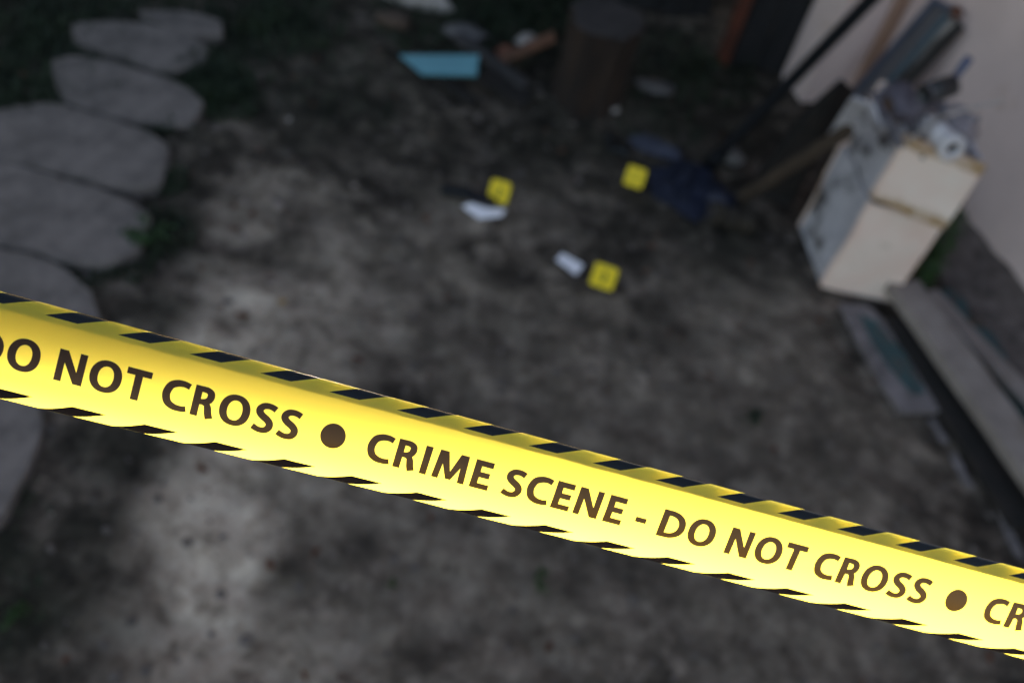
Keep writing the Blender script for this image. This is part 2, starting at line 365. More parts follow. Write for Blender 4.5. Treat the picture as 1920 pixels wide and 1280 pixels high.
# ---------------------------------------------------------------- house wall (two faces meeting at a corner)
wa1 = G(1910, 578); wa0 = G(1800, 442); da = (wa0 - wa1).normalized()
corner = wa1 + da * ((G(1615, 190) - wa1).dot(da))
nearend = wa1 - da * 4.0
nA = Vector((-da.y, da.x, 0)); nA = nA if nA.x < 0 else -nA
wb = G(1500, 192); db = (wb - corner).normalized(); nB = Vector((db.y, -db.x, 0)); nB = nB if nB.y < 0 else -nB
WALL_H = 2.9
def wall_slab(name, a, b, n, h, th, m, parent, z0=-.1):
    bm = bmesh.new(); L = (b - a).length; k = max(2, int(L / .12)); hh = max(2, int(h / .12))
    g = [[bm.verts.new(a.lerp(b, i / k) + Vector((0, 0, z0 + (h - z0) * j / hh)) + n * .004 * noise.noise(Vector((i * .6, j * .6, 3)))) for j in range(hh + 1)] for i in range(k + 1)]
    for i in range(k):
        for j in range(hh): bm.faces.new((g[i][j], g[i + 1][j], g[i + 1][j + 1], g[i][j + 1]))
    r = bmesh.ops.extrude_face_region(bm, geom=bm.faces[:])
    for v in [v for v in r['geom'] if isinstance(v, bmesh.types.BMVert)]: v.co -= n * th
    return from_bm(name, bm, m, parent)
hw = empty('house_wall', corner, 'plain off-white plastered house wall rising along the right side', 'wall')
wall_slab('wall', corner, nearend, nA, WALL_H, .22, M['wall'], hw)
wall_slab('wall', corner + db * .0, wb, nB, WALL_H, .20, M['wall'], hw)
# buff corner strip
o = from_bm('corner_strip', beam(corner + nA * .012 + nB * .012 + Vector((0, 0, .0)), corner + nA * .012 + nB * .012 + Vector((0, 0, 2.85)), .07, .05, up=nB), mat('buff_strip', (.36, .25, .18), (.28, .19, .14), 6), hw)

# ---------------------------------------------------------------- shed and far hedge (dark background)
sp = G(1352, 112); 
shed = empty('shed', sp, 'dark timber shed with a rusty orange door post behind the pipe', 'shed')
sd = Vector((1, .12, 0)).normalized(); sn = Vector((.12, -1, 0)).normalized()
SH = 2.08
def boards(a, b, h, m, name, parent, off=0.0, z0=-.02):
    bm = bmesh.new(); n = max(1, int((b - a).length / .12)); d = (b - a) / n
    for i in range(n):
        p = a + d * (i + .5) + sn * (off + .006 * (i % 2))
        beam(p + Vector((0, 0, z0)), p + Vector((0, 0, h)), d.length * .96, .02, up=sn, seg=2, bm=bm, bevel=.003)
    return from_bm(name, bm, m, parent)
boards(sp + sd * .04, sp + sd * 1.9, SH, M['shed'], 'door_panel', shed)
from_bm('door_post', beam(sp + sn * .02, sp + sn * .02 + Vector((0, 0, SH)), .05, .06, up=sn, seg=6), M['orange'], shed)
boards(sp - sd * 1.5 - sn * .35, sp - sd * .04 - sn * .35, SH, M['shed'], 'back_wall', shed)
bm = beam(sp - sd * 1.6 - sn * .6 + Vector((0, 0, SH + .03)), sp + sd * 2.0 - sn * .6 + Vector((0, 0, SH + .03)), 2.4, .05, up=Vector((0, 0, 1)), seg=3)
from_bm('roof', bm, M['shed'], shed)

def leaf_cloud(name, centers, n, size, m, label=None, cat=None, kind=None, group=None, up=0.3, parent=None, elong=1.7):
    V = []; F = []
    for _ in range(n):
        c, r = centers[rng.randint(len(centers))]
        d = rng.normal(size=3); d /= np.linalg.norm(d); d *= r * rng.uniform(.35, 1) ** .5
        p = Vector(c) + Vector(d)
        if p.z < 0.002: p.z = abs(p.z) * .3 + .004
        a = Vector(rng.normal(size=3)) + Vector((0, 0, up)); a.normalize()
        b = a.orthogonal(); b.rotate(Matrix.Rotation(rng.uniform(0, 6.28), 3, a)); b.normalize(); c2 = a.cross(b)
        s = size * rng.uniform(.6, 1.3); k = len(V)
        V += [p - b * s * elong * .5, p + c2 * s * .5 - a * s * .1, p + b * s * elong * .5, p - c2 * s * .5 - a * s * .1]
        F += [(k, k + 1, k + 2), (k, k + 2, k + 3)]
    o = mesh_from(name, V, F, m, parent)
    if label or kind: tag(o, label, cat, group, kind)
    return o
hc = []
for i in range(40):
    f = i / 39; x = -7 + f * 8.0
    for z in (.3, .8, 1.3, 1.7, 2.0): hc.append(((x + rng.uniform(-.1, .1), 5.9 + rng.uniform(-.15, .15), z), .38))
hd = empty('hedge', (-3.4, 5.9, 0), 'dark green hedge closing the far side of the yard', 'hedge')
leaf_cloud('foliage', hc, 26000, .075, M['hedge'], parent=hd)
bm = bmesh.new()
for i in range(20):
    x = -6.8 + i * .36; tube([(x, 5.9, -.05), (x + .03, 5.92, 1.0), (x - .04, 5.9, 2.1)], [.03, .022, .01], 6, bm)
from_bm('stem', bm, M['bark'], hd)

gw = empty('sun_leak_wall', (-2.6, 6.5, 0), 'dark wall added unseen behind the hedge to stop sun leaking through', 'wall')  # added out of view, keeps low sun from leaking through the hedge
from_bm('wall', beam((-8, 6.5, .95), (1.2, 6.5, .95), .16, 2.1, up=Vector((0, 0, 1)), seg=20), M['plinth'], gw)
from_bm('coping', beam((-8.02, 6.5, 2.03), (1.22, 6.5, 2.03), .22, .05, up=Vector((0, 0, 1)), seg=20), M['stone'], gw)

tr = empty('sky_blocker_tree', (-2.3, 6.95, 0), 'broad dark crown and trunk added unseen to darken the far side of the yard', 'sky_blocker_tree')  # added out of view to cut skylight over the far yard
bm = tube([(-2.3, 6.95, -.1), (-2.28, 6.93, 1.2), (-2.2, 6.85, 2.6), (-1.9, 6.6, 3.8), (-1.5, 6.2, 4.6)], [.16, .13, .11, .08, .05], 12)
tube([(-2.2, 6.85, 2.6), (-2.7, 6.5, 3.6), (-3.0, 6.1, 4.3)], [.09, .06, .03], 10, bm); tube([(-1.9, 6.6, 3.8), (-.9, 6.0, 4.2), (-.2, 5.4, 4.4)], [.07, .05, .03], 10, bm)
from_bm('trunk', bm, M['bark'], tr, True)
leaf_cloud('crown', [((-.9, 5.6, 4.7), 1.1), ((-2.0, 5.6, 4.9), 1.2), ((-.1, 5.3, 4.6), .9), ((.6, 5.5, 4.5), .8), ((-3.0, 5.8, 4.7), 1.0), ((-1.4, 6.6, 5.3), 1.2), ((.2, 6.3, 5.1), 1.0)], 26000, .13, M['hedge'], parent=tr)

# ---------------------------------------------------------------- log stump
st = G(1082, 205); st = Vector((st.x + .02, st.y + .09, 0))
stump = empty('tree_stump', st, 'upright sawn log standing at the back of the yard', 'stump')
def stump_mesh():
    bm = bmesh.new(); n = 40; rings = []; H = .38
    for k in range(9):
        f = k / 8; rr = .14 * (1.05 - .10 * sin(f * pi)) * (1.0 + .12 * (1 - f) ** 3)
        rings.append([bm.verts.new((st.x + cos(2 * pi * j / n) * rr * (1 + .2 * noise.noise(Vector((cos(2 * pi * j / n) * 2.2, sin(2 * pi * j / n) * 2.2, f * .8))) + .03 * noise.noise(Vector((j * 1.3, f * 2, 0)))),
                                    st.y + sin(2 * pi * j / n) * rr * (1 + .2 * noise.noise(Vector((cos(2 * pi * j / n) * 2.2, sin(2 * pi * j / n) * 2.2, f * .8)))), -.03 + f * (H + .03))) for j in range(n)])
    for a, b in zip(rings, rings[1:]):
        for j in range(n): bm.faces.new((a[j], a[(j + 1) % n], b[(j + 1) % n], b[j]))
    bm.faces.new(rings[0][::-1]); top = [v.co.copy() for v in rings[-1]]
    bm.faces.new(rings[-1])
    return bm, top
bm, top = stump_mesh(); from_bm('bark', bm, M['bark'], stump)
bm = bmesh.new(); vs = []
c0 = sum(top, Vector()) / len(top)
for s_, z in ((1.0, .003), (.93, .012), (.6, .014), (.3, .012)):
    vs.append([bm.verts.new(c0 + (p - c0) * s_ * .985 + Vector((0, 0, z + .003 * noise.noise(p * 30)))) for p in top])
for a, b in zip(vs, vs[1:]):
    for j in range(len(a)): bm.faces.new((a[j], a[(j + 1) % len(a)], b[(j + 1) % len(a)], b[j]))
bm.faces.new(vs[-1])
from_bm('cut_face', bm, M['cutwood'], stump)

# ---------------------------------------------------------------- debris around the stump
flat_piece('board', [G(748, 103, .05), G(897, 103, .16), G(893, 141, .13), G(790, 139, .05)], .012, M['cyan'], 'pale turquoise board lying tilted on the rubble left of the stump', 'board')
def bar(name, p, q, w, t, m, label, cat, group=None, **kw):
    o = from_bm(name, beam(p, q, w, t, **kw), m); return tag(o, label, cat, group)
bar('plank', G(815, 140, .04), G(890, 195, .02), .05, .03, M['darkwood'], 'short dark stick poking out below the turquoise board', 'plank', jag=.2)
bar('plank', G(900, 140, .06), G(990, 195, .03), .10, .03, M['darkwood'], 'dark reddish board between the turquoise board and the stump', 'plank', jag=.15)
bar('plank', G(860, 70, .06), G(985, 165, .05), .05, .04, mat('grey_brown', (.05, .047, .05), (.03, .03, .03)), 'grey brown batten lying across the debris left of the stump', 'plank', jag=.2)
bar('plank', G(1040, 68, .20), G(930, 118, .04), .05, .03, mat('reddish_wood', (.13, .06, .035), (.05, .03, .02), 14), 'reddish broken plank propped against the stump', 'plank', jag=.25, seed=3)
def rock(name, c, r, m, label, cat, sq=(1, 1, .6), group=None, seed=0.0, sub=2, kind=None):
    bm = bmesh.new(); bmesh.ops.create_icosphere(bm, subdivisions=sub, radius=1)
    for v in bm.verts:
        d = v.co.normalized(); v.co = d * r * (1 + .45 * noise.noise(d * 1.6 + Vector((seed, 2 * seed, 5)))) ; v.co.x *= sq[0]; v.co.y *= sq[1]; v.co.z *= sq[2]
    o = from_bm(name, bm, m, smooth=False); o.location = c; return tag(o, label, cat, group)
def onG(px, py, dz=0.0):
    p = G(px, py); p.z = ground_height(p.x, p.y) + dz; return p
rock('brick', onG(948, 112, .03), .055, M['brick'], 'broken orange brick lump beside the turquoise board', 'brick', (1, .7, .6), seed=1)
rock('stone', onG(985, 90, .03), .045, M['palestone'], 'small grey stone between the stump and turquoise board', 'stone', seed=2)
rock('stone', onG(770, 2, .03), .12, M['palestone'], 'pale stone cut by the top edge beyond the turquoise board', 'stone', (1.4, .6, .5), seed=3)
rock('stone', onG(872, 75, .04), .07, mat('dull_stone', (.12, .12, .125), (.07, .07, .07)), 'dull grey stone just beyond the turquoise board', 'stone', (1.3, .7, .5), seed=4)
rock('stone', onG(735, 50, .03), .07, M['litter'], 'brown clod beyond the turquoise board on its left', 'clod', (1.2, .7, .5), seed=5)
rock('stone', onG(542, 222, .008), .009, M['palestone'], 'tiny white pebble on the dark dirt between slabs and turquoise board', 'pebble', seed=6)
rock('stone', onG(1150, 215, .01), .020, M['palestone'], 'small pale stone at the foot of the stump', 'stone', seed=7)

# ---------------------------------------------------------------- evidence markers
DIG = {'1': [[(-.10, .28), (.0, .5), (.10, .5), (.10, -.5), (-.06, -.5), (-.06, .26)]],
       '2': [[(-.26, .22), (-.22, .40), (-.06, .5), (.12, .5), (.27, .38), (.27, .18), (-.02, -.30), (.28, -.30), (.28, -.5), (-.28, -.5), (-.28, -.34), (.10, .18), (.08, .30), (-.04, .31), (-.09, .17)]],
       '3': [[(-.26, .40), (.0, .5), (.24, .42), (.26, .16), (.12, .02), (.27, -.12), (.26, -.38), (.02, -.5), (-.26, -.42), (-.22, -.22), (.0, -.30), (.08, -.2), (.02, -.07), (-.10, -.06), (-.10, .10), (.02, .11), (.07, .22), (.0, .31), (-.20, .22)]]}
def marker(px_bl, px_br, px_tl, h_m, digit, label):
    """folded plastic tent: front leaf leans back from the ground edge bl-br, rear leaf comes down behind"""
    bl = G(*px_bl, .004); br = G(*px_br, .004); w = (br - bl).length; ax = (br - bl).normalized(); ax.z = 0; ax.normalize()
    back = Vector((-ax.y, ax.x, 0)); back = back if back.y > 0 else -back
    lean = h_m * .30; mid = (bl + br) / 2; mid.z = ground_height(mid.x, mid.y) + .006
    root = empty('evidence_marker', mid, label, 'evidence marker', 'yellow numbered evidence markers')
    upv = (Vector((0, 0, h_m)) + back * lean); L = upv.length; un = upv.normalized(); nn = ax.cross(un).normalized()
    if nn.y > 0: nn = -nn
    def rr(wd, hh, r=.012, n=5):
        pts = []
        for cx, cy, a0 in ((wd / 2 - r, hh - r, 0), (-wd / 2 + r, hh - r, 90), (-wd / 2 + r, r * .5, 180), (wd / 2 - r, r * .5, 270)):
            for i in range(n): 
                a = R_(a0 + 90 * i / (n - 1)); rad = r if cy > hh / 2 else r * .5
                pts.append((cx + (r if cy > hh / 2 else r) * cos(a), cy + rad * sin(a)))
        return pts
    def leaf_(nm, sgn):
        # sgn +1 front, -1 rear leaf mirrored over the ridge
        V = []; P = rr(w, L)
        for off in (0, -.002):
            for x, y in P:
                p = mid + ax * x + un * y + nn * off
                if sgn < 0:
                    d = (p - mid); bk = d.dot(back); p = p + back * (2 * (lean - bk) + .003)
                V.append(p)
        n = len(P); F = [list(range(n)), list(range(2 * n - 1, n - 1, -1))] + [[i, (i + 1) % n, n + (i + 1) % n, n + i] for i in range(n)]
        return mesh_from(nm, V, F, M['marker'], root)
    fr = leaf_('front_leaf', 1); leaf_('rear_leaf', -1)
    # printed number and frame, slightly proud
    for poly in DIG[digit]:
        V = [mid + ax * x * L * .36 + un * (L * .50 + y * L * .44) + nn * .0008 for x, y in poly]
        mesh_from('number', V, [list(range(len(V)))], M['ink'], root)
    return root
marker((1103, 534), (1146, 549), None, .084, '3', 'yellow evidence marker nearest the tape, beside the short white paper')
marker((912, 381), (948, 391), None, .082, '2', 'yellow evidence marker behind the bent white paper and dark pouch')
marker((1167, 347), (1201, 358), None, .076, '1', 'yellow evidence marker in front of the navy cloth heap')

# ---------------------------------------------------------------- papers and small dark things
def sheet(name, pix, zz, label, cat, m, crease=None):
    pts = [onG(x, y, z) for (x, y), z in zip(pix, zz)]
    return flat_piece(name, pts, .0015, m, label, cat)
sheet('paper', [(1051, 483), (1092, 506), (1078, 523), (1039, 497)], [.012, .014, .012, .012], 'short white card lying flat beside the nearest evidence marker', 'card', M['paper'])
root = empty('paper', onG(905, 400, .0), 'bent white strip of paper below the middle evidence marker', 'paper')
a_, b_, c_ = [onG(866, 388, .010), onG(881, 387, .012)], [onG(897, 417, .008), onG(909, 398, .008)], [onG(938, 418, .012), onG(946, 405, .014)]
V = [a_[0], a_[1], b_[1], b_[0], c_[1], c_[0]]
mesh_from('sheet', V + [v - Vector((0, 0, .0012)) for v in V], [(0, 1, 2, 3), (3, 2, 4, 5), (9, 8, 7, 6), (11, 10, 8, 9), (0, 3, 9, 6), (3, 5, 11, 9), (1, 0, 6, 7), (2, 1, 7, 8), (4, 2, 8, 10), (5, 4, 10, 11)], M['paper'], root)
# dark pouch with strap (long, narrow)
root = empty('folding_knife', onG(870, 370), 'long dark knife-like object lying beside the bent white paper', 'knife')
bm = beam(onG(828, 360, .02), onG(880, 374, .02), .05, .03, seg=8, bevel=.008); from_bm('handle', bm, M['black'], root)
bm = beam(onG(876, 373, .018), onG(922, 394, .018), .042, .012, seg=8, bevel=.002); from_bm('blade', bm, mat('dark_steel', (.03, .035, .045), (.02, .02, .03), rough=.4, metal=.6), root)

def cloth(name, cpx, rx, ry, h, m, label, seed, rot=0.0, cat='cloth'):
    c = onG(*cpx); n = 34; V = []; F = []
    for i in range(n + 1):
        for j in range(n + 1):
            u = i / n * 2 - 1; v = j / n * 2 - 1
            # squash square to disc
            x = u * math.sqrt(1 - v * v / 2); y = v * math.sqrt(1 - u * u / 2)
            r = math.sqrt(x * x + y * y); an = math.atan2(y, x)
            k = 1 + .34 * noise.noise(Vector((cos(an) * 1.5, sin(an) * 1.5, seed)))
            X_ = x * rx * k; Y_ = y * ry * k
            fold = abs(noise.noise(Vector((x * 2.6 + seed, y * 2.6, 0)))) + .5 * abs(noise.noise(Vector((x * 5 + y * 3, y * 6 - x * 2, seed))))
            z = h * (1 - r ** 2.2) * (.45 + 1.2 * fold) + .010
            cx = X_ * cos(rot) - Y_ * sin(rot); cy = X_ * sin(rot) + Y_ * cos(rot)
            V.append((cx, cy, z))
    for i in range(n):
        for j in range(n):
            a = i * (n + 1) + j; F.append((a, a + n + 1, a + n + 2, a + 1))
    o = mesh_from(name, V, F, m, smooth=True); o.location = c
    md = o.modifiers.new('s', 'SOLIDIFY'); md.thickness = .004
    return tag(o, label, cat)
cloth('cloth', (1292, 360), .175, .15, .065, M['navy'], 'crumpled navy blue cloth heaped behind the far evidence marker', 2.0, R_(-20))
cloth('cloth', (1265, 378), .14, .05, .045, M['navy'], 'navy sleeve-like fold of cloth trailing towards the brown log', 5.0, R_(-48))
cloth('cloth', (1225, 282), .13, .05, .035, M['slate'], 'slate grey cloth lying behind the yellow marker and navy heap', 8.0, R_(-8))
root = empty('glove', onG(1160, 285), 'black glove-like scrap at the left end of the slate cloth', 'glove')
bm = beam(onG(1138, 280, .02), onG(1178, 298, .02), .055, .03, seg=6, bevel=.01); rough_up(bm, .012, 25); from_bm('palm', bm, M['black'], root, True)
for i in range(4):
    a = onG(1145 + i * 8, 276 + i * 5, .02); from_bm('finger', tube([a, a + Vector((-.03 + i * .006, .035, 0)), a + Vector((-.045 + i * .006, .055, -.006))], [.010, .009, .006], 8), M['black'], root, True)
# brown log by the cloth
lg = empty('log', onG(1370, 420), 'short brown log lying between the navy cloth and the boxes', 'log')
p, q = onG(1325, 416, .04), onG(1408, 428, .04)
bm = tube([p.lerp(q, k / 8) for k in range(9)], [.040 + .006 * sin(k * 2.1) for k in range(9)], 16); rough_up(bm, .008, 14); from_bm('bark', bm, M['oldwood'], lg)
bm = tube([p - (q - p).normalized() * .004, p + (q - p).normalized() * .003], [.034, .034], 16); from_bm('cut_face', bm, M['cutwood'], lg)
rock('stone', onG(1338, 398, .05), .045, M['slate'], 'bluish grey stone on the ground behind the brown log', 'stone', seed=12)
rock('stone', onG(1365, 302, .03), .05, mat('mid_stone', (.15, .15, .14), (.1, .1, .1)), 'grey stone between the foot of the pipe and navy cloth', 'stone', (1.3, .8, .5), seed=13)
rock('stone', onG(1225, 175, .03), .06, mat('mid_stone2', (.10, .10, .10), (.06, .06, .06)), 'flat grey stone right of the stump', 'stone', (1.6, .8, .4), seed=14)

# ---------------------------------------------------------------- black leaning pipe
pb = G(1322, 318, .0); pt = onplane(1640, 0, wb + nB * .04, nB)
pt = onplane(1632, 0, pb + Vector((.30, .05, 0)), Vector((0, -1, 0)))
dpipe = (pt - pb).normalized()
pr = empty('pipe', pb, 'long black pipe leaning up against the house corner', 'pipe')
from_bm('tube', tube([pb.lerp(pt + dpipe * .9, k / 10) for k in range(11)], .025, 16, hollow=.85), M['blackpipe'], pr, True)
from_bm('coupling', tube([pb + dpipe * .02, pb + dpipe * .10], .030, 16), M['blackpipe'], pr, True)

# ---------------------------------------------------------------- stacked enamel boxes
B0 = G(1540, 540); Wd = .275; Dp = .345
def dirv(a): return Vector((cos(R_(a)), sin(R_(a)), 0))
ex, ey = dirv(4), dirv(105)
def open_box(name_parts, o0, w, d, z0, z1, root, th=.02, bulge=.0, panelmats=None, tilt=0.0, open_top=True):
    fm, sm = panelmats
    def rbox(nm, a, b, c, mm):
        # a = origin corner, extents along ex,ey,z = b ; rounded by bevel
        bm = bmesh.new(); bmesh.ops.create_cube(bm, size=1)
        for v in bm.verts: v.co = Vector(((v.co.x + .5) * b[0], (v.co.y + .5) * b[1], (v.co.z + .5) * b[2]))
        bmesh.ops.subdivide_edges(bm, edges=bm.edges[:], cuts=5, use_grid_fill=True)
        for v in bm.verts: v.co = a + ex * v.co.x + ey * v.co.y + Vector((0, 0, v.co.z))
        for v in bm.verts: v.co += noise.noise_vector(v.co * 6) * .009
        bmesh.ops.bevel(bm, geom=[e for e in bm.edges if e.calc_face_angle(0) > 1.0], offset=.005, segments=2, affect='EDGES')
        return from_bm(nm, bm, mm, root)
    z = Vector((0, 0, z0)); H = z1 - z0
    rbox('front_panel', o0 + z, (w, th, H), 0, fm)
    rbox('side_panel', o0 + z + ey * (th + .001), (th, d - th * 2 - .002, H - .002), 0, sm)
    rbox('side_panel', o0 + z + ex * (w - th) + ey * (th + .001), (th, d - th * 2 - .002, H - .002), 0, sm)
    rbox('back_panel', o0 + z + ey * (d - th), (w, th, H), 0, fm)
    if open_top: rbox('base_panel', o0 + z + ex * (th + .001) + ey * (th + .001) + Vector((0, 0, .004)), (w - 2 * th - .002, d - 2 * th - .002, th), 0, sm)
    else: rbox('top_panel', o0 + ex * (th + .001) + ey * (th + .001) + Vector((0, 0, z1 - th - .002)), (w - 2 * th - .002, d - 2 * th - .002, th), 0, sm)
Z1, Z2 = .435, .705
lb = empty('metal_box', B0, 'lower cream and white enamel box standing on the ground by the wall', 'metal box', 'stacked enamel boxes')
open_box(None, B0, Wd, Dp, .0, Z1 - .028, lb, panelmats=(M['cream'], M['whitish']), open_top=False)
exl, eyl = ex, ey; U0_ = B0 + Vector((-.014, -.012, 0)); ex, ey = dirv(-11), dirv(106); Wu, Du = .262, .29
ub = empty('metal_box', B0 + Vector((0, 0, Z1)), 'upper open cream enamel box full of junk, stacked on the lower one', 'metal box', 'stacked enamel boxes')
open_box(None, U0_, Wu, Du, Z1 + .002, Z2, ub, panelmats=(M['cream'], M['whitish']))
def rusty_cream(zr):
    m = mat('rusty_cream_enamel', (.84, .70, .62), (.72, .59, .51), 5, .5, .15, 30); t = m.node_tree; L = t.links.new; b = t.nodes['Principled BSDF']
    tc = t.nodes.new('ShaderNodeTexCoord'); sx = t.nodes.new('ShaderNodeSeparateXYZ'); L(tc.outputs['Object'], sx.inputs[0])
    rr_ = t.nodes.new('ShaderNodeValToRGB'); L(sx.outputs[2], rr_.inputs[0]); e = rr_.color_ramp.elements
    e[0].position = 0; e[0].color = (zr[0],) * 3 + (1,); e[1].position = 1; e[1].color = (0, 0, 0, 1)
    for p_, v_ in ((.05, zr[1]), (.09, 0), (.19, 0), (.215, .25), (.235, .9)):
        q_ = e.new(p_); q_.color = (v_, v_, v_, 1)
    n = nd(t, 'ShaderNodeTexNoise', Scale=13.0, Detail=7.0, Roughness=.7); L(tc.outputs['Object'], n.inputs['Vector'])
    mu = nd(t, 'ShaderNodeMath', operation='MULTIPLY'); L(rr_.outputs[0], mu.inputs[0]); L(n.outputs[0], mu.inputs[1])
    r3 = t.nodes.new('ShaderNodeValToRGB'); L(mu.outputs[0], r3.inputs[0]); r3.color_ramp.elements[0].position = .30; r3.color_ramp.elements[1].position = .52
    mx = nd(t, 'ShaderNodeMix', data_type='RGBA'); L(r3.outputs[0], mx.inputs[0]); L(b.inputs['Base Color'].links[0].from_socket, mx.inputs[6]); mx.inputs[7].default_value = (.36, .19, .06, 1)
    L(mx.outputs[2], b.inputs['Base Color']); return m
rc_m = rusty_cream((.95, .6))
for o in ub.children:
    if o.name.startswith('front_panel'): o.data.materials[0] = rc_m
bm = prism([(B0 + exl * a + eyl * b)[:2] for a, b in ((.012, .012), (Wd - .012, .012), (Wd - .012, Dp - .012), (.012, Dp - .012))], Z1 - .026, Z1 + .001)
from_bm('gap_shade', bm, M['black'], lb)  # black inset strip painted as the shaded gap between the boxes
# junk in the upper box
def BX(f, g, z): return U0_ + ex * Wu * f + ey * Du * g + Vector((0, 0, z))
def lump(name, c, r, m, label, cat, sq=(1, 1, .6), seed=0.0):
    bm = bmesh.new(); bmesh.ops.create_icosphere(bm, subdivisions=4, radius=1)
    for v in bm.verts:
        d = v.co.normalized(); k = 1 + .5 * noise.noise(d * 1.7 + Vector((seed, 0, 0))) + .28 * abs(noise.noise(d * 4.5 + Vector((0, seed, 0)))) + .1 * noise.noise(d * 11)
        v.co = Vector((d.x * sq[0], d.y * sq[1], d.z * sq[2])) * r * k
    o = from_bm(name, bm, m, smooth=True); o.location = c; return tag(o, label, cat)
lump('plastic_bag', BX(.45, .58, Z2 - .05), .12, M['bag'], 'crumpled dark grey plastic bag stuffed into the upper box', 'bag', (1.0, 1.0, .62), 1)
lump('rag', BX(.75, .62, Z2 - .0), .085, mat('pale_rag', (.30, .29, .31), (.12, .12, .13), 8), 'pale grey rag bundle lying on the junk in the upper box', 'rag', (1.1, .9, .55), 6)
lump('plastic_bag', BX(.22, .50, Z2 - .045), .07, mat('white_bag', (.40, .40, .42), (.16, .16, .18), 8), 'whitish crumpled bag at the front left of the junk heap', 'bag', (1.1, .9, .6), 14)
lump('rag', BX(.55, .55, Z2 + .01), .045, mat('grey_rag', (.22, .22, .24), (.06, .06, .07), 10), 'small grey rag wedged at the front rim of the upper box', 'rag', (1.2, .9, .5), 17)
# white pipe; a black plug paints the shade inside its open end
pend = BX(.80, .12, Z2 + .045)
pe = G(1785, 278, pend.z); pe2 = CP + ray(1738, 228) * ((pe - CP).dot(FW) + .13)
wp = empty('pipe', pe, 'short white plastic pipe with an open end resting on the upper box', 'pipe')
ax_ = (pe2 - pe).normalized()
from_bm('tube', tube([pe, pe.lerp(pe2, .5), pe2 + ax_ * .03], .036, 22, hollow=.52), M['pvc'], wp, True)
from_bm('collar', tube([pe - ax_ * .006, pe + ax_ * .02], 0.043, 22, hollow=.44), M['pvc'], wp, True)
from_bm('bore_shade_plug', tube([pe + ax_ * .002, pe + ax_ * .006], .0185, 16), M['black'], wp)
def PZ(px, py, z): return G(px, py, z)
tag(from_bm('metal_tube', tube([PZ(1640, 182, Z2 + .07), PZ(1692, 275, Z2 + .02)], .009, 10), M['metal']), 'thin grey metal tube standing across the left rim of the upper box', 'tube')
tag(from_bm('wooden_rod', tube([PZ(1700, 265, Z2 + .03), PZ(1790, 205, Z2 + .08)], .006, 8), M['whitewood']), 'thin pale rod lying across the junk towards the wall', 'rod')
tag(from_bm('wooden_rod', tube([PZ(1775, 215, Z2 + .10), PZ(1880, 190, Z2 + .16)], .006, 8), mat('rod_paint', (.42, .39, .37))), 'pale rod sticking from the junk against the wall plaster', 'rod')
# dark tin
tin = empty('tin_can', PZ(1765, 165, Z2 + .12), 'dark grey tin lying on its side against the wall above the junk', 'tin')
a_ = PZ(1735, 178, Z2 + .13); b_ = PZ(1785, 160, Z2 + .15)
from_bm('body', tube([a_, b_], .034, 18, hollow=.93), mat('dark_tin', (.045, .048, .05), (.03, .03, .03), metal=.5, rough=.5), tin, True)
from_bm('rim', tube([a_ - (b_ - a_) * .03, a_ + (b_ - a_) * .05], .037, 18, hollow=.9), M['metal'], tin, True)
br_ = empty('paint_brush', PZ(1800, 130, Z2 + .2), 'blue handled brush sticking up beside the dark tin', 'brush')
from_bm('handle', tube([PZ(1818, 108, Z2 + .22), PZ(1806, 124, Z2 + .19), PZ(1790, 146, Z2 + .16)], [.013, .015, .010], 12), M['bluegrip'], br_, True)
from_bm('bristle', beam(PZ(1790, 146, Z2 + .16), PZ(1777, 166, Z2 + .13), .03, .012), M['metal'], br_)
lump('rag', PZ(1700, 195, Z2 + .03), .075, mat('mauve_rag', (.13, .12, .14), (.05, .045, .06), 8), 'dull mauve rag between the metal tube and dark tin', 'rag', (1.2, 1, .6), 9)
# olive/brown batten across the left face of the boxes
bar('plank', G(1385, 375, .03), PZ(1668, 196, Z2 + .06), .045, .03, mat('olive_wood', (.055, .040, .026), (.022, .016, .011), 9, stain=(.11, .035, .02), sscale=5, samt=.6), 'olive brown batten leaning across the left side of both boxes', 'plank', up=Vector((-.5, -.6, .6)), jag=.15)
flat_piece('metal_sheet', [PZ(1548, 262, Z1 + .02), PZ(1560, 268, Z1 + .02), PZ(1655, 235, Z2 + .05), PZ(1640, 195, Z2 + .08), PZ(1600, 180, Z2 + .05)], .008, M['whitish'], 'bluish white metal sheet behind the batten at the upper box', 'sheet')
# dark boards leaning behind the boxes, in the gap left of the boxes
flat_piece('board', [G(1395, 360, .0), G(1480, 390, .0), PZ(1600, 175, .55), PZ(1572, 150, .62), PZ(1500, 215, .3)], .02, M['darkwood'], 'dark weathered board leaning behind the batten, left of the boxes', 'board')

# ---------------------------------------------------------------- old window frame and boards leaning on the wall
def WA(px, py, off): return onplane(px, py, wa1 + nA * off, nA)
def leanbar(x0, y0, o0, x1, y1, o1): return WA(x0, y0, o0), WA(x1, y1, o1)
wf = empty('window_frame', WA(1620, 175, .12), 'old blue painted window frame leaning on the house wall behind the boxes', 'window frame')
tl = WA(1752, 2, .05); bl = WA(1592, 185, .14); tr_ = WA(1784, 20, .05); br2 = WA(1648, 178, .14)
def ext(a, b, k): return a + (a - b) * k
from_bm('frame_rail', beam(bl, ext(tl, bl, .02), .022, .03, up=nA), M['blueframe'], wf)
from_bm('frame_rail', beam(br2, ext(tr_, br2, .02), .022, .03, up=nA), M['tealframe'], wf)
from_bm('frame_rail', beam(tl, tr_, .022, .026, up=nA), M['blueframe'], wf)
flat_piece('pane', [bl - nA * .004, tl - nA * .004, tr_ - nA * .004, br2 - nA * .004], .004, M['pane'], parent=wf)
p0, p1 = WA(1662, 165, .10), WA(1790, 40, .035)
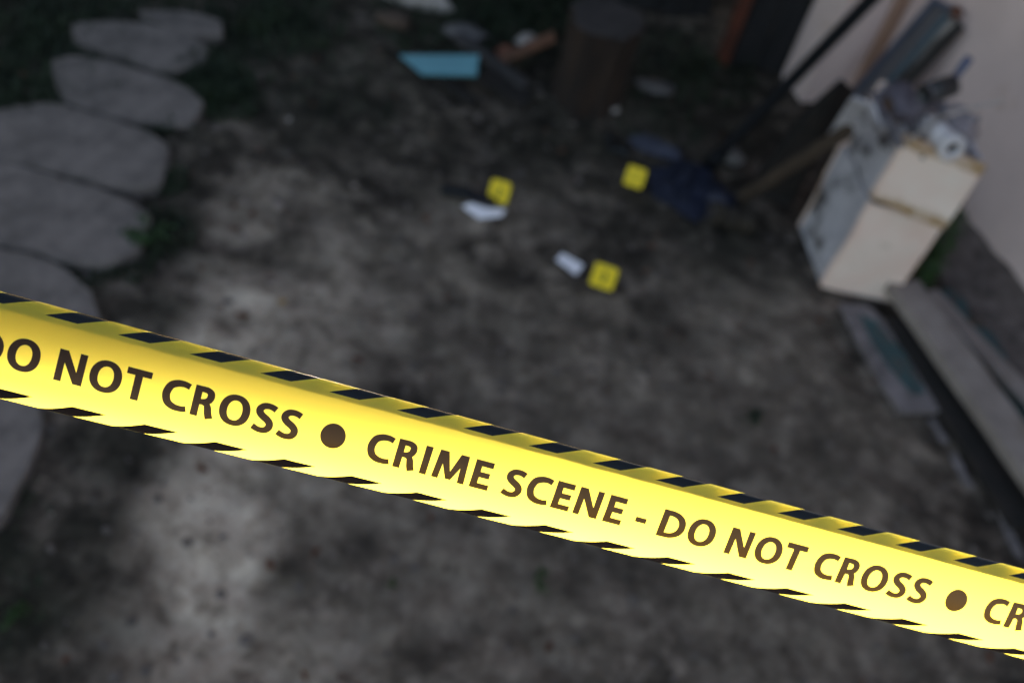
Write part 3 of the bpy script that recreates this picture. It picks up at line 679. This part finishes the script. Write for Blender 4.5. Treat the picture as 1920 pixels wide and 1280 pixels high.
bar('plank', p0, p1, .03, .02, M['whitewood'], 'worn white lath leaning beside the blue window frame', 'plank', up=nA)
p0, p1 = WA(1685, 172, .10), WA(1800, 45, .03)
bar('plank', p0, p1, .055, .02, mat('dark_lean', (.035, .032, .03), (.02, .018, .016)), 'dark board leaning on the wall right of the white lath', 'plank', up=nA)
rock('rusty_bracket', WA(1792, 22, .05), .024, mat('rust_brown', (.12, .05, .03), (.06, .03, .02)), 'rusty brown bracket at the top of the leaning frame', 'bracket', (1.2, 1, 1), seed=21)

# ---------------------------------------------------------------- planks on the ground at right
pa0, pa1 = G(1690, 545, .10), G(2010, 985, .16)
gp = from_bm('plank', beam(G(1690, 535, .07), G(2154, 1174, .12), .135, .05, seg=14, jag=.12, seed=2), M['greywood']); tag(gp, 'long weathered grey plank raised along the foot of the wall', 'plank')
gp2 = from_bm('plank', beam(G(1742, 548, .04), G(2196, 1028, .08), .075, .022, seg=12, jag=.12, seed=6), M['greywood']); tag(gp2, 'second grey plank lying between the long plank and the wall', 'plank')
db_ = from_bm('plank', beam(G(1680, 600, .012), G(1925, 985, .012), .12, .03, seg=8, jag=.1, seed=8), M['darkwood']); tag(db_, 'dark plank on the dirt under the long grey plank', 'plank')  # dark board laid where the ground under the grey plank is dark
root = empty('painted_board', G(1660, 665), 'flat board with flaking teal paint lying left of the long grey plank', 'board')
P = [G(x, y, .022) for x, y in [(1575, 568), (1628, 572), (1700, 640), (1762, 770), (1690, 772), (1652, 715), (1610, 640)]]
flat_piece('panel', P, .018, M['greywood2'], parent=root)
P = [G(x, y, .0245) for x, y in [(1612, 588), (1640, 600), (1700, 665), (1735, 735), (1712, 742), (1668, 690), (1635, 640)]]
flat_piece('teal_paint', P, .002, M['teal'], parent=root)
tgrp = 'teal painted shards at the foot of the wall'
for k, (x, y, a, b, lab) in enumerate([(1785, 575, .09, .05, 'teal painted shard nearest the enamel boxes, by the wall'), (1850, 655, .11, .06, 'middle teal painted shard between the plank and wall'), (1905, 745, .13, .07, 'large teal painted shard at the right edge of the view'), ]):
    c = onG(x, y, .03); pts = []
    for i in range(7):
        an = i / 7 * 6.283; pts.append(c + Vector((cos(an) * a * (.7 + .4 * rng.rand()) * .6 + sin(an) * .02, -cos(an) * a * .6 + sin(an) * b * (.7 + .4 * rng.rand()), .01 * sin(an))))
    flat_piece('shard', pts, .008, M['teal'], lab, 'shard')['group'] = tgrp
for k, (x, y, lab) in enumerate([(1762, 805, 'pale chip on the dirt just below the teal painted board'), (1805, 880, 'long pale splinter between dark plank and tape'), (1895, 1000, 'pale splinter close to the tape near the right edge')]):
    c = onG(x, y, .01); d = Vector((.035, -.07 - .03 * k, 0)) * .6
    bar('wood_chip', c - d, c + d, .028, .01, M['greywood2'], lab, 'wood chip', 'pale wood chips by the dark plank', jag=.5, seed=k)
# dirt bank with rubble against the wall
bm = bmesh.new(); nL, nW = 60, 12; g = []
for i in range(nL + 1):
    f = i / nL; base = corner.lerp(nearend, f); row = []
    for j in range(nW + 1):
        u = j / nW; p = base + nA * (u * .34 - .02)
        h = .09 * (1 - u) ** 1.3 + .030 * noise.noise(Vector((p.x * 9, p.y * 9, 0))) * (1 - u * .8) + .015 * noise.noise(Vector((p.x * 30, p.y * 30, 4))) - .035 * u
        row.append(bm.verts.new((p.x, p.y, h)))
    g.append(row)
for i in range(nL):
    for j in range(nW): bm.faces.new((g[i][j], g[i + 1][j], g[i + 1][j + 1], g[i][j + 1]))
bk = from_bm('dirt_bank', bm, M['plinth'], smooth=True); tag(bk, kind='structure')

# ---------------------------------------------------------------- plants
def plant(name, base, h, n, leaf, label, cat, lean=Vector((0, 0, 0)), m=None, spread=.08):
    root = empty(name, base, label, cat); bm = bmesh.new(); V = []; F = []
    m = m or M['leaf']
    for s in range(n):
        an = rng.uniform(0, 6.28); tip = base + Vector((cos(an) * spread, sin(an) * spread, h * rng.uniform(.6, 1))) + lean
        midp = base.lerp(tip, .5) + Vector((0, 0, .02)); tube([base, midp, tip], [.003, .0025, .001], 5, bm)
        for k in range(7):
            f = .25 + .75 * k / 6; p = base.lerp(tip, f) + Vector((0, 0, .02 * sin(f * pi)))
            a = Vector((rng.normal(), rng.normal(), .25)).normalized(); c = a.cross(Vector((0, 0, 1))).normalized(); s_ = leaf * rng.uniform(.7, 1.2); q = len(V)
            V += [p, p + a * s_ * .45 + c * s_ * .3 + Vector((0, 0, .006)), p + a * s_ + Vector((0, 0, -.008)), p + a * s_ * .45 - c * s_ * .3 + Vector((0, 0, .006)), p + a * s_ * .5 - Vector((0, 0, .002))]
            F += [(q, q + 1, q + 4), (q + 1, q + 2, q + 4), (q + 2, q + 3, q + 4), (q + 3, q, q + 4)]
    from_bm('stem', bm, m, root); mesh_from('foliage', V, F, m, root)
    return root
plant('leafy_weed', G(1712, 574, .0), .26, 12, .045, 'tall green leafy weed standing at the right edge of the lower box front', 'plant', lean=(PZ(1738, 452, .26) - G(1712, 574, .26)) * .9, spread=.05)
plant('leafy_weed', G(1655, 528, .0), .07, 10, .04, 'low green weed at the foot of the lower box front', 'plant', spread=.06)
plant('leafy_weed', G(1700, 500, .0), .16, 14, .05, 'dark bushy weed hugging the right edge of the lower box', 'plant', spread=.07, m=M['grass'])
plant('leafy_weed', G(280, 448, .0), .035, 9, .026, 'small green weed beside the pitted paving slab', 'plant', spread=.07)
plant('leafy_weed', G(1005, 1090, .0), .02, 4, .014, 'tiny green sprout on the dirt below the tape centre', 'plant', spread=.04)
plant('leafy_weed', G(740, 1100, .0), .012, 3, .010, 'tiny bright sprout on the dirt left of centre below tape', 'plant', spread=.02)
plant('leafy_weed', G(6, 1180, .0), .02, 4, .014, 'green weed in the near corner by the closest slab', 'plant', spread=.07)
plant('leafy_weed', G(1412, 790, .0), .02, 6, .02, 'tiny dark sprout on bare dirt above the tape at right', 'plant', spread=.03, m=M['grass'])
# grass and ground cover (nobody could count it)
V = []; F = []
patches = [(60, 80, .45, 1500, .05), (0, 190, .2, 400, .04), (150, 140, .12, 250, .04), (395, 150, .16, 700, .055), (345, 125, .08, 200, .04), (430, 190, .14, 300, .035), (300, 245, .06, 120, .03), (318, 340, .07, 200, .03), (290, 440, .12, 350, .035),
           (150, 500, .12, 260, .03), (240, 500, .08, 120, .03), (100, 310, .20, 200, .02), (300, 240, .15, 120, .02), (520, 30, .3, 800, .05), (640, 160, .3, 250, .025), (860, 40, .4, 900, .05), (1010, 30, .3, 700, .06), (1230, 230, .2, 250, .03),
           (1300, 130, .3, 500, .05), (200, 30, .3, 500, .04), (10, 1140, .10, 70, .02), (20, 950, .1, 60, .02), (1690, 510, .06, 100, .03), (0, 450, .1, 80, .02), (130, 212, .15, 150, .02), (330, 20, .2, 250, .04), (450, 100, .2, 250, .03)]
for (px, py, r, n, h) in patches:
    c = G(px, py)
    for _ in range(n):
        a = rng.uniform(0, 6.28); d = r * rng.rand() ** .6; x = c.x + cos(a) * d; y = c.y + sin(a) * d; z = ground_height(x, y) - .002
        b = rng.uniform(0, 6.28); hh = h * rng.uniform(.5, 1.4); lx, ly = cos(b) * hh * rng.uniform(.2, .9), sin(b) * hh * rng.uniform(.2, .9); wx, wy = -sin(b) * .003, cos(b) * .003
        q = len(V); V += [(x - wx, y - wy, z), (x + wx, y + wy, z), (x + lx * .5 + wx, y + ly * .5 + wy, z + hh * .7), (x + lx * .5 - wx, y + ly * .5 - wy, z + hh * .7), (x + lx, y + ly, z + hh * .85)]
        F += [(q, q + 1, q + 2, q + 3), (q + 3, q + 2, q + 4)]
tag(mesh_from('grass', V, F, M['grass']), 'low weeds and grass growing round the slabs', 'grass', kind='stuff')
# pebbles and crumbs
ico = bmesh.new(); bmesh.ops.create_icosphere(ico, subdivisions=1, radius=1); iv = np.array([v.co[:] for v in ico.verts]); fi = [[v.index for v in f.verts] for f in ico.faces]; ico.free()
def scatter(name, n, smin, smax, m, label, seed, region=(-2.2, 2.0, .6, 4.8)):
    r = np.random.RandomState(seed); V = []; F = []
    for k in range(n):
        x = r.uniform(region[0], region[1]); y = r.uniform(region[2], region[3]); s = smin + (smax - smin) * r.rand() ** 3
        sc = s * np.array([r.uniform(.7, 1.3), r.uniform(.7, 1.3), r.uniform(.4, .8)]); a = r.uniform(0, 6.28)
        vv = iv * sc * r.uniform(.8, 1.2, size=(len(iv), 1)); vv = np.stack([vv[:, 0] * cos(a) - vv[:, 1] * sin(a), vv[:, 0] * sin(a) + vv[:, 1] * cos(a), vv[:, 2]], 1)
        vv += (x, y, ground_height(x, y) + s * .15); q = len(V); V += vv.tolist(); F += [[q + i for i in f] for f in fi]
    return tag(mesh_from(name, V, F, m), label, 'gravel', kind='stuff')
scatter('gravel', 2200, .003, .016, M['pebble'], 'loose pebbles and crumbs scattered over the dirt', 5)
scatter('soil_crumbs', 700, .004, .012, M['litter'], 'dark soil crumbs scattered over the dirt', 9)
# leaf litter
r = np.random.RandomState(3); V = []; F = []
for k in range(170):
    x = r.uniform(-2.2, 1.8); y = r.uniform(.6, 4.6); z = ground_height(x, y) + .004; a = r.uniform(0, 6.28); s = r.uniform(.008, .024)
    c_, s_ = cos(a), sin(a); q = len(V)
    for u, v, w in ((-1, 0, .0), (0, .45, .006), (1, 0, .004), (0, -.45, .008), (0, 0, -.001)): V.append((x + (u * c_ - v * s_) * s, y + (u * s_ + v * c_) * s, z + w))
    F += [(q, q + 1, q + 4), (q + 1, q + 2, q + 4), (q + 2, q + 3, q + 4), (q + 3, q, q + 4)]
tag(mesh_from('leaf_litter', V, F, M['dryleaf']), 'brown leaf litter scattered over the dirt', 'leaf litter', kind='stuff')
def dry_leaf(px, py, s, ang, m, label):
    c = onG(px, py, .006); V = []; n = 7; F = []
    for i in range(n + 1):
        t_ = i / n; wv = .42 * sin(pi * t_ ** .8) * s; zz = .18 * s * (1 - sin(pi * t_))
        for u in (-1, 0, 1): V.append(((t_ - .5) * 2 * s * .9, u * wv, zz + abs(u) * .22 * s * sin(pi * t_)))
    for i in range(n):
        for u in range(2): a = i * 3 + u; F.append((a, a + 3, a + 4, a + 1))
    o = mesh_from('fallen_leaf', V, F, m, smooth=True); o.location = c; o.rotation_euler = (0, 0, R_(ang)); md = o.modifiers.new('s', 'SOLIDIFY'); md.thickness = .0008
    tag(o, label, 'leaf', 'fallen leaves on the dirt')
dry_leaf(530, 567, .013, 30, M['yleaf'], 'small yellow leaf on the pale dirt above the tape')
dry_leaf(380, 885, .024, -20, M['dryleaf'], 'reddish brown leaf just below the tape at left')
dry_leaf(507, 1065, .022, -40, M['dryleaf'], 'rusty brown leaf on the edge of the pale dirt patch')
dry_leaf(455, 590, .028, 10, M['dryleaf'], 'long brown leaf on pale dirt right above the tape')
dry_leaf(475, 400, .022, 60, M['dryleaf'], 'dark red leaf among the small pale stones')
dry_leaf(440, 425, .022, -10, M['dryleaf'], 'brown leaf left of the small pale stones')
dry_leaf(1535, 600, .02, 15, M['dryleaf'], 'brown leaf on dirt left of the teal painted board')
dry_leaf(1455, 835, .018, 75, M['dryleaf'], 'brown leaf on bare dirt below the teal painted board')
for k, (x, y, s, lab) in enumerate([(458, 378, .014, 'small pale stone, left of the pair by the dark red leaf'), (523, 388, .020, 'pale stone, right of the pair by the dark red leaf'), (457, 440, .013, 'little pale stone nearest the tape in the pebble cluster'), (645, 1100, .007, 'tiny pale pebble on the dirt below the tape'), (665, 348, .012, 'bluish pebble on dirt short of the dark knife'), (95, 960, .006, 'tiny pinkish pebble near the closest slab')]):
    rock('stone', onG(x, y, s * .4), s, M['midpebble'], lab, 'stone', (1.2, .9, .6), seed=30 + k)

# ---------------------------------------------------------------- barrier tape
ZA, CC = .612, .0101
def ti(i):                      # pixel of the i-th stripe on the line t = +2.7 cm
    x = (83.3 + 139.65 * i) / (1 + .010114 * i); return x, 590 + .2698 * (x - 82)
def tp(i):
    x, y = ti(i); return CP + ray(x, y) * (ZA * (1 + .010114 * i))
T0 = tp(0); T14 = tp(14); es = (T14 - T0).normalized(); PER = (T14 - T0).length / 14 * 100          # cm per stripe
vm = (tp(7) - CP).normalized(); ed = (vm - es * vm.dot(es)).normalized(); eu = ed.cross(es)
if eu.dot(CU) < 0: eu = -eu
KT = [-3.75, -3.6, -3.1, -2.7, -2.2, 0, 2.0, 2.7, 3.10, 3.28, 3.42, 3.54, 3.64, 3.74, 3.82, 3.88]
KP = [-74, -67, -54, -44, -37, -19, -9, -3, 8, 28, 55, 84, 118, 160, 186, 188]
tg = np.linspace(-3.75, 3.88, 600)
def profile(off):
    ph = np.radians(np.interp(tg, KT, KP) + off * np.clip(1 - np.abs(tg) / 3.6, 0, 1) ** .5)
    dt = tg[1] - tg[0]; u = np.concatenate([[0], np.cumsum(np.cos((ph[1:] + ph[:-1]) / 2) * dt)]); d = np.concatenate([[0], np.cumsum(np.sin((ph[1:] + ph[:-1]) / 2) * dt)])
    k = np.argmin(abs(tg - 2.7)); return u - u[k], d - d[k], ph
offs = np.linspace(-14, 14, 15); PR = [profile(o) for o in offs]
def twist(i):                    # degrees the face rolls along its length
    return float(np.interp(i, [-8, -1, 0, 2, 5, 9, 13, 16, 24], [12, 11, 9.5, 5, 0, -1, 0, 3, 6])) + 1.2 * noise.noise(Vector((i * .7, 3, 0)))
def tape_pt(sv, t):
    """sv in stripe periods, t in cm across"""
    o = twist(sv); f = np.clip((o + 14) / 2, 0, 13.999); a = int(f); w = f - a
    u = (1 - w) * np.interp(t, tg, PR[a][0]) + w * np.interp(t, tg, PR[a + 1][0]); d = (1 - w) * np.interp(t, tg, PR[a][1]) + w * np.interp(t, tg, PR[a + 1][1])
    ph = (1 - w) * np.interp(t, tg, PR[a][2]) + w * np.interp(t, tg, PR[a + 1][2])
    wav = .02 * noise.noise(Vector((sv * 2.2, t * .5, 1)))
    p = T0 + es * (sv * PER * .01) + (eu * u + ed * (d + wav)) * .01
    nrm = (-ed * cos(ph) + eu * sin(ph)).normalized()
    return p, nrm
# glyphs, 1000 units to the em
def stroke(pts, ws, n=10):
    P = [Vector(p) for p in pts]; Q = []; W = []
    for i in range(len(P) - 1):
        p0 = P[max(i - 1, 0)]; p1 = P[i]; p2 = P[i + 1]; p3 = P[min(i + 2, len(P) - 1)]
        for k in range(n):
            t = k / n; Q.append(.5 * ((2 * p1) + (-p0 + p2) * t + (2 * p0 - 5 * p1 + 4 * p2 - p3) * t * t + (-p0 + 3 * p1 - 3 * p2 + p3) * t ** 3)); W.append(ws[i] * (1 - t) + ws[i + 1] * t)
    Q.append(P[-1]); W.append(ws[-1]); L = []; Rr = []
    for i, q in enumerate(Q):
        d = (Q[min(i + 1, len(Q) - 1)] - Q[max(i - 1, 0)]).normalized(); n_ = Vector((-d.y, d.x)); L.append(q + n_ * W[i] / 2); Rr.append(q - n_ * W[i] / 2)
    return L + Rr[::-1]
def ell(cx, cy, rx, ry, n=44, e=2.15):
    o = []
    for k in range(n):
        a = 2 * pi * k / n; c, s = cos(a), sin(a); o.append(Vector((cx + rx * math.copysign(abs(c) ** (2 / e), c), cy + ry * math.copysign(abs(s) ** (2 / e), s))))
    return o
def rc(x0, y0, x1, y1): return [Vector((x0, y0)), Vector((x1, y0)), Vector((x1, y1)), Vector((x0, y1))]
def pl(*p): return [Vector(q) for q in p]
def halfD(x0, x1, y0, y1, xs, e=2.2, n=24):
    o = [Vector((x0, y1)), ]
    cy = (y0 + y1) / 2; ry = (y1 - y0) / 2; rx = x1 - xs
    for k in range(n + 1):
        a = pi / 2 - pi * k / n; c, s = cos(a), sin(a); o.append(Vector((xs + rx * abs(c) ** (2 / e), cy + ry * math.copysign(abs(s) ** (2 / e), s))))
    o.append(Vector((x0, y0))); return o
GL = {
    'I': (288, [rc(69, 0, 219, 674)], []),
    'N': (706, [rc(67, 0, 207, 674), rc(499, 0, 639, 674), pl((67, 674), (238, 674), (639, 0), (468, 0))], []),
    'M': (846, [pl((46, 0), (186, 0), (226, 674), (92, 674)), pl((800, 0), (654, 0), (620, 674), (760, 674)), pl((92, 674), (280, 674), (478, 30), (366, 30)), pl((760, 674), (576, 674), (366, 30), (478, 30))], []),
    'E': (528, [rc(67, 0, 219, 674), rc(67, 550, 480, 674), rc(67, 284, 450, 406), rc(67, 0, 494, 124)], []),
    'T': (543, [rc(14, 546, 531, 674), rc(196, 0, 349, 674)], []),
    'D': (710, [halfD(67, 670, -3, 677, 250)], [halfD(219, 512, 114, 560, 262)]),
    'O': (732, [ell(366, 337, 330, 348)], [ell(366, 337, 170, 232)]),
    'C': (596, [stroke([(566, 590), (500, 608), (430, 617), (300, 600), (170, 520), (112, 337), (168, 155), (300, 72), (430, 57), (510, 64), (574, 82)], [118, 118, 122, 138, 154, 158, 154, 138, 122, 118, 118])], []),
    'R': (593, [rc(67, 0, 217, 674), stroke([(150, 617), (250, 621), (340, 612), (412, 565), (428, 490), (400, 405), (330, 355), (240, 338), (150, 338)], [114, 114, 120, 140, 148, 140, 124, 112, 110]), stroke([(300, 330), (372, 300), (410, 225), (440, 110), (482, -1)], [100, 120, 146, 150, 156])], []),
    'S': (534, [stroke([(470, 585), (400, 612), (310, 624), (205, 602), (138, 530), (140, 455), (210, 385), (320, 325), (395, 255), (405, 165), (345, 80), (240, 52), (140, 66), (52, 102)], [122, 120, 120, 130, 148, 150, 148, 150, 150, 150, 136, 120, 120, 124])], []),
    '-': (313, [rc(32, 205, 284, 318)], []), ' ': (202, [], []),
}
EM, TRK, TBASE, EMT = .6465, .0158, -1.02, 2.93         # em width and tracking in stripe periods, baseline and em height in cm
TEXT = "CRIME SCENE - DO NOT CROSS"
polys = []     # (outer polygons, holes) in (s, t)
def grow(q, d):
    n = len(q); ar = sum(q[i].x * q[(i + 1) % n].y - q[(i + 1) % n].x * q[i].y for i in range(n)); sg = 1 if ar > 0 else -1; o = []
    for i in range(n):
        a, b, c = q[i - 1], q[i], q[(i + 1) % n]; e1_ = (b - a); e2_ = (c - b)
        if e1_.length < 1e-6 or e2_.length < 1e-6: o.append(b.copy()); continue
        n1 = Vector((e1_.y, -e1_.x)).normalized() * sg; n2 = Vector((e2_.y, -e2_.x)).normalized() * sg; m_ = n1 + n2
        o.append(b + m_ * (d / max(.5, m_.length_squared / 2)) / 1.0 if m_.length > .2 else b + n1 * d)
    return o
def put_text(s0):
    s = s0 - .037 * EM
    for ch in TEXT:
        adv, outs, holes = GL[ch]
        f = lambda p: Vector((s + p.x / 1000 * EM, TBASE + p.y / 1000 * EMT))
        if outs: polys.append(([[f(p) for p in grow(q, 7)] for q in outs], [[f(p) for p in grow(q, -7)] for q in holes]))
        s += adv / 1000 * EM + TRK
TP = 10.07
for k in range(-1, 2):
    put_text(4.745 + k * TP)
    c = 4.225 + k * TP
    polys.append(([[Vector((c + .182 * cos(a), TBASE + .337 * EMT + .86 * sin(a))) for a in np.arange(0, 6.28, .13)]], []))
S0, S1 = -5.0, 21.0; SK = .42; SKT = .55     # slant, periods per cm
polys = [q for q in polys if q[0] and S0 + .1 < min(p.x for p in q[0][0]) and max(p.x for p in q[0][0]) < S1 - .1]
for i in range(-5, 21):
    a, b = 2.7, 3.875
    polys.append(([[Vector((i + SKT * (t - a), t)) for t in np.linspace(a, b, 44)] + [Vector((i + .445 + SKT * (t - a), t)) for t in np.linspace(b, a, 44)]], []))
    a, b = -3.749, -2.62; s0 = i + .635
    polys.append(([[Vector((s0 + SK * (t - b), t)) for t in np.linspace(a, b, 20)] + [Vector((s0 + .465 + SK * (t - b), t)) for t in np.linspace(b, a, 20)]], []))
pts = []; edges = []
def addpoly(q):
    k = len(pts); n = len(q)
    for p in q: pts.append(Vector((min(max(p.x, S0), S1) * PER, p.y)))
    for j in range(n): edges.append((k + j, k + (j + 1) % n))
for o_, h_ in polys:
    for q in o_ + h_: addpoly(q)
tl_ = [-3.75, -3.6, -3.4, -3.2, -3.0, -2.85, -2.7, -2.45, -2.2, -1.7, -1.1, -.5, 0, .5, 1.1, 1.7, 2.0, 2.25, 2.5, 2.7] + list(np.arange(2.8, 3.1, .08)) + list(np.arange(3.1, 3.86, .03)) + [3.88]
for t in tl_:
    k0 = len(pts)
    for s in np.arange(S0, S1 + .01, .2): pts.append(Vector((min(s, S1) * PER, t)))
    if abs(t) > 2.65: edges += [(q, q + 1) for q in range(k0, len(pts) - 1)]
k = len(pts); pts += [Vector((S0 * PER, -3.75)), Vector((S1 * PER, -3.75)), Vector((S1 * PER, 3.88)), Vector((S0 * PER, 3.88))]; edges += [(k, k + 1), (k + 1, k + 2), (k + 2, k + 3), (k + 3, k)]
vo, eo, fo, _, _, _ = delaunay_2d_cdt(pts, edges, [], 0, 1e-5)
VV = np.array([v[:] for v in vo]); FF = [f for f in fo if len(f) == 3]
cen = np.array([VV[list(f)].mean(0) for f in FF])
def inside(poly, c):
    P = np.array([(p.x * PER, p.y) for p in poly]); x, y = c[:, 0], c[:, 1]; res = np.zeros(len(c), bool); j = len(P) - 1
    for i in range(len(P)):
        xi, yi = P[i]; xj, yj = P[j]
        if yi != yj: res ^= ((yi > y) != (yj > y)) & (x < (xj - xi) * (y - yi) / (yj - yi) + xi)
        j = i
    return res
blk = np.zeros(len(FF), np.int32)
for outs, holes in polys:
    allp = np.array([(p.x * PER, p.y) for q in outs for p in q]); mn, mx = allp.min(0), allp.max(0)
    sel = np.where((cen[:, 0] > mn[0]) & (cen[:, 0] < mx[0]) & (cen[:, 1] > mn[1]) & (cen[:, 1] < mx[1]))[0]
    if len(sel) == 0: continue
    c = cen[sel]; a = np.zeros(len(sel), bool)
    for q in outs:
        if len(outs[0]) > 0: a |= inside(q, c)
    for q in holes: a &= ~inside(q, c)
    blk[sel[a]] = 2 if abs(allp[:, 1].mean()) > 2.6 else 1
PN = [tape_pt(v[0] / PER, v[1]) for v in VV]
org = tp(7)
me = bpy.data.meshes.new('barrier_tape'); me.from_pydata([tuple(p - org) for p, n in PN], [], FF); me.update()
me.materials.append(M['tape_yellow']); me.materials.append(M['tape_black']); me.materials.append(M['tape_stripe'])
me.polygons.foreach_set('material_index', blk.astype(np.int32)); me.polygons.foreach_set('use_smooth', np.ones(len(FF), bool))
# make the winding agree with the outward normals
flip = [i for i, f in enumerate(FF[:1])]
nf = (PN[FF[0][1]][0] - PN[FF[0][0]][0]).cross(PN[FF[0][2]][0] - PN[FF[0][0]][0])
if nf.dot(PN[FF[0][0]][1]) < 0: me.flip_normals()
me.normals_split_custom_set_from_vertices([tuple(n) for p, n in PN])
tape = bpy.data.objects.new('barrier_tape', me); col.objects.link(tape); tape.location = org
tag(tape, 'yellow and black CRIME SCENE DO NOT CROSS barrier tape stretched across the foreground', 'barrier tape')
print('tape tris', len(FF), 'period', PER, 'face dot sun', [round(float((ed * cos(a) - eu * sin(a)).dot(sdir)), 2) for a in np.radians([-80, -48, -20, -7, 14])], 'org', org, 'ed', ed, 'es', es)

# ---------------------------------------------------------------- added unseen roof across the yard, its edge shaped to half hide the sun
def sun_pt(i, c_cm, ydist=7.5):
    p = tp(i) - eu * .026 + eu * (c_cm * .01)
    return p + sdir * ((ydist - p.y) / sdir.y)
e0, e1 = sun_pt(0, CAN[0]), sun_pt(14, CAN[1]); de = (e1 - e0) / (e1.x - e0.x)
ea = e0 + de * (-4.2 - e0.x); eb = e0 + de * (3.6 - e0.x)
cp = empty('sun_blocker', ((ea.x + eb.x) / 2, 7.5, 0), 'dark sloping roof added unseen beyond the hedge to half hide the sun', 'sun_blocker')
V = []; F = []
for p in (ea, eb):
    V += [p, p + Vector((0, .03, 0)), p + Vector((0, .03, .45)), p + Vector((0, 0, .45))]
F = [(0, 1, 5, 4), (1, 2, 6, 5), (2, 3, 7, 6), (3, 0, 4, 7), (3, 2, 1, 0), (4, 5, 6, 7)]
mesh_from('fascia', V, F, M['shed'], cp)
V = []
for p in (ea, eb):
    q = p + Vector((0, .034, .2)); V += [q, q + Vector((0, 5.0, 2.2)), q + Vector((0, 5.0, 2.26)), q + Vector((0, 0, .06))]
mesh_from('roof', V, F, M['shed'], cp)
for x in (ea.x + .2, eb.x - .2):
    for yy in (8.3, 11.5):
        zt = (e0 + de * (x - e0.x)).z + .1 + (yy - 7.53) * .44
        from_bm('post', beam((x, yy, -.05), (x, yy, zt), .12, .12, up=Vector((0, 1, 0)), seg=3), M['shed'], cp)
